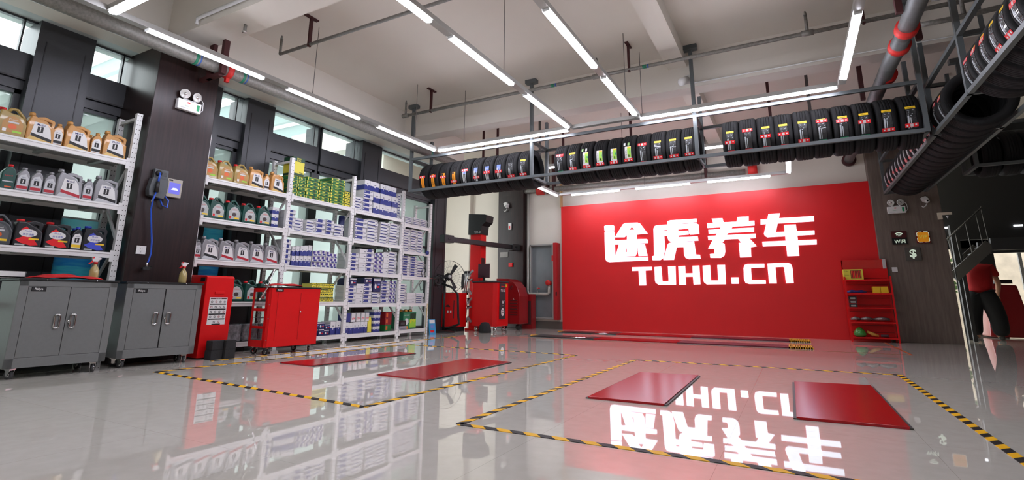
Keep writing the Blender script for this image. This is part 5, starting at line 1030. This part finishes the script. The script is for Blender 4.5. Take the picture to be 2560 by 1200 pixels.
MB().poly([(3.12,0.02),(3.75,0.02),(3.62,.95),(3.2,.98)], FY(12.7), -.5,0, MR2).build('body', t, bevel=.02); MB().tube([(3.2,12.62,.05),(3.25,12.62,.9)], .02, GREYM, 8).box(3.3,3.55,12.64,12.70,.98,1.05,BLACK).build('arm', t)
t = thing('door_frame', 'silver door frame edge with upright bars in the bright far doorway', 'door frame')
MB().box(3.95,4.0,13.5,13.56,0,1.6,ZM).box(4.07,4.10,13.5,13.56,0,1.55,ZM).build('upright_bar', t)
for i, (x, y, z) in enumerate(((2.62,12.3,2.0),(3.62,12.3,1.98))): tag(MB().box(x,x+.12,y-.03,y,z,z+.03,mat('small_lamp',(220,225,235),.4,emit=2)).build('strip_lamp'), 'tiny lit strip lamp on the black wall, %s' % ('beside the column' if i == 0 else 'over the far doorway'), 'lamp')
def skin(name, pts, edges, m, parent, sub=2):
    me = bpy.data.meshes.new(name); me.from_pydata([p[:3] for p in pts], edges, []); me.materials.append(m)
    o = bpy.data.objects.new(name, me); C.objects.link(o)
    sk = o.modifiers.new('skin','SKIN'); sk.use_smooth_shade = True
    if not me.skin_vertices: 
        bm = bmesh.new(); bm.from_mesh(me); bm.verts.layers.skin.verify(); bm.to_mesh(me); bm.free()
    for i, p in enumerate(pts):
        v = me.skin_vertices[0].data[i]; v.radius = (p[3], p[4] if len(p) > 4 else p[3]); v.use_root = (i == 0)
    s_ = o.modifiers.new('sub','SUBSURF'); s_.levels = sub; s_.render_levels = sub
    if parent: o.parent = parent
    return o
SKIN = mat('skin_tone', (176,128,100), .55); SHIRT = mat('shirt_red', (176,16,22), .8); PANTS = mat('trousers_black', (20,20,22), .85); HAIR = mat('hair_black', (14,12,12), .6); SHOE = mat('shoe_grey', (70,68,66), .6)
pe = thing('person', 'person in red shirt and black trousers bending forward over a machine', 'person', (2.93,12.05,0), math.radians(-18))
B = [(0,0,.86,.13,.11),(0,.06,1.0,.13,.10),(0,.20,1.18,.15,.10),(0,.33,1.27,.13,.09),(0,.40,1.29,.05),(0,.47,1.27,.06),(0,.55,1.24,.085,.075),(0,.62,1.19,.055),
     (-.17,.30,1.24,.055),(-.22,.36,1.0,.042),(-.16,.50,.82,.034),(-.14,.56,.76,.03),(.17,.30,1.24,.055),(.24,.34,.98,.042),(.20,.48,.80,.034),(.18,.55,.74,.03),
     (-.09,0,.80,.095),(-.13,.03,.47,.065),(-.14,-.02,.10,.045),(-.14,.10,.04,.04),(.09,0,.80,.095),(.14,.06,.47,.065),(.15,-.0,.10,.045),(.15,.13,.04,.04)]
E_ = [(0,1),(1,2),(2,3),(3,4),(4,5),(5,6),(6,7),(3,8),(8,9),(9,10),(10,11),(3,12),(12,13),(13,14),(14,15),(0,16),(16,17),(17,18),(18,19),(0,20),(20,21),(21,22),(22,23)]
skin('body', B, E_, SKIN, pe)
for s_, w_ in ((-1,11),(1,15)):
    x, y, z = B[w_][:3]
    for k in range(4):
        a = (k-1.5)*.018; skin('finger', [(x+a,y,z,.011),(x+a,y+.03,z-.025,.009),(x+a*1.1,y+.035,z-.055+abs(k-1.5)*.006,.008)], [(0,1),(1,2)], SKIN, pe, 1)
    skin('thumb', [(x-s_*.02,y-.01,z,.012),(x-s_*.045,y+.015,z-.02,.010),(x-s_*.045,y+.03,z-.04,.009)], [(0,1),(1,2)], SKIN, pe, 1)
skin('shirt', [(0,-.05,.74,.20,.18),(0,.03,.98,.21,.18),(0,.20,1.17,.21,.15),(0,.32,1.25,.17,.12),(0,.38,1.29,.075),(-.18,.30,1.25,.075),(-.22,.34,1.08,.062),(.18,.30,1.25,.075),(.235,.33,1.08,.062)], [(0,1),(1,2),(2,3),(3,4),(3,5),(5,6),(3,7),(7,8)], SHIRT, pe)
skin('trousers', [(0,0,.95,.17,.14),(-.11,-.02,.66,.155),(-.16,.03,.40,.14),(-.17,0,.05,.12),(.11,-.02,.66,.155),(.17,.06,.40,.14),(.18,.02,.05,.12)], [(0,1),(1,2),(2,3),(0,4),(4,5),(5,6)], PANTS, pe)
skin('hair', [(0,.52,1.29,.07),(0,.57,1.285,.085,.07),(0,.62,1.24,.05)], [(0,1),(1,2)], HAIR, pe)
for s_, y in ((-1,0),(1,.02)): skin('shoe', [(s_*.17,y-.03,.045,.045),(s_*.172,y+.10,.04,.045),(s_*.175,y+.20,.033,.033)], [(0,1),(1,2)], SHOE, pe)
MB().lathe([(0,0),(.012,.006),(0,.014)], (-.03,.645,1.20),(0,1,-.3),SKIN,8).lathe([(0,0),(.006,.002),(0,.004)], (-.03,.655,1.225),(0,1,-.3),INK,8).lathe([(0,0),(.006,.002),(0,.004)], (.03,.655,1.225),(0,1,-.3),INK,8).box(-.02,.02,.66,.664,1.165,1.17,mat('lip',(140,80,76),.6)).build('face', pe)
for s_ in (-1,1): MB().lathe([(0,0),(.022,.004),(.018,.01),(0,.012)], (s_*.078,.55,1.23),(s_,0,0),SKIN,10).build('ear', pe)
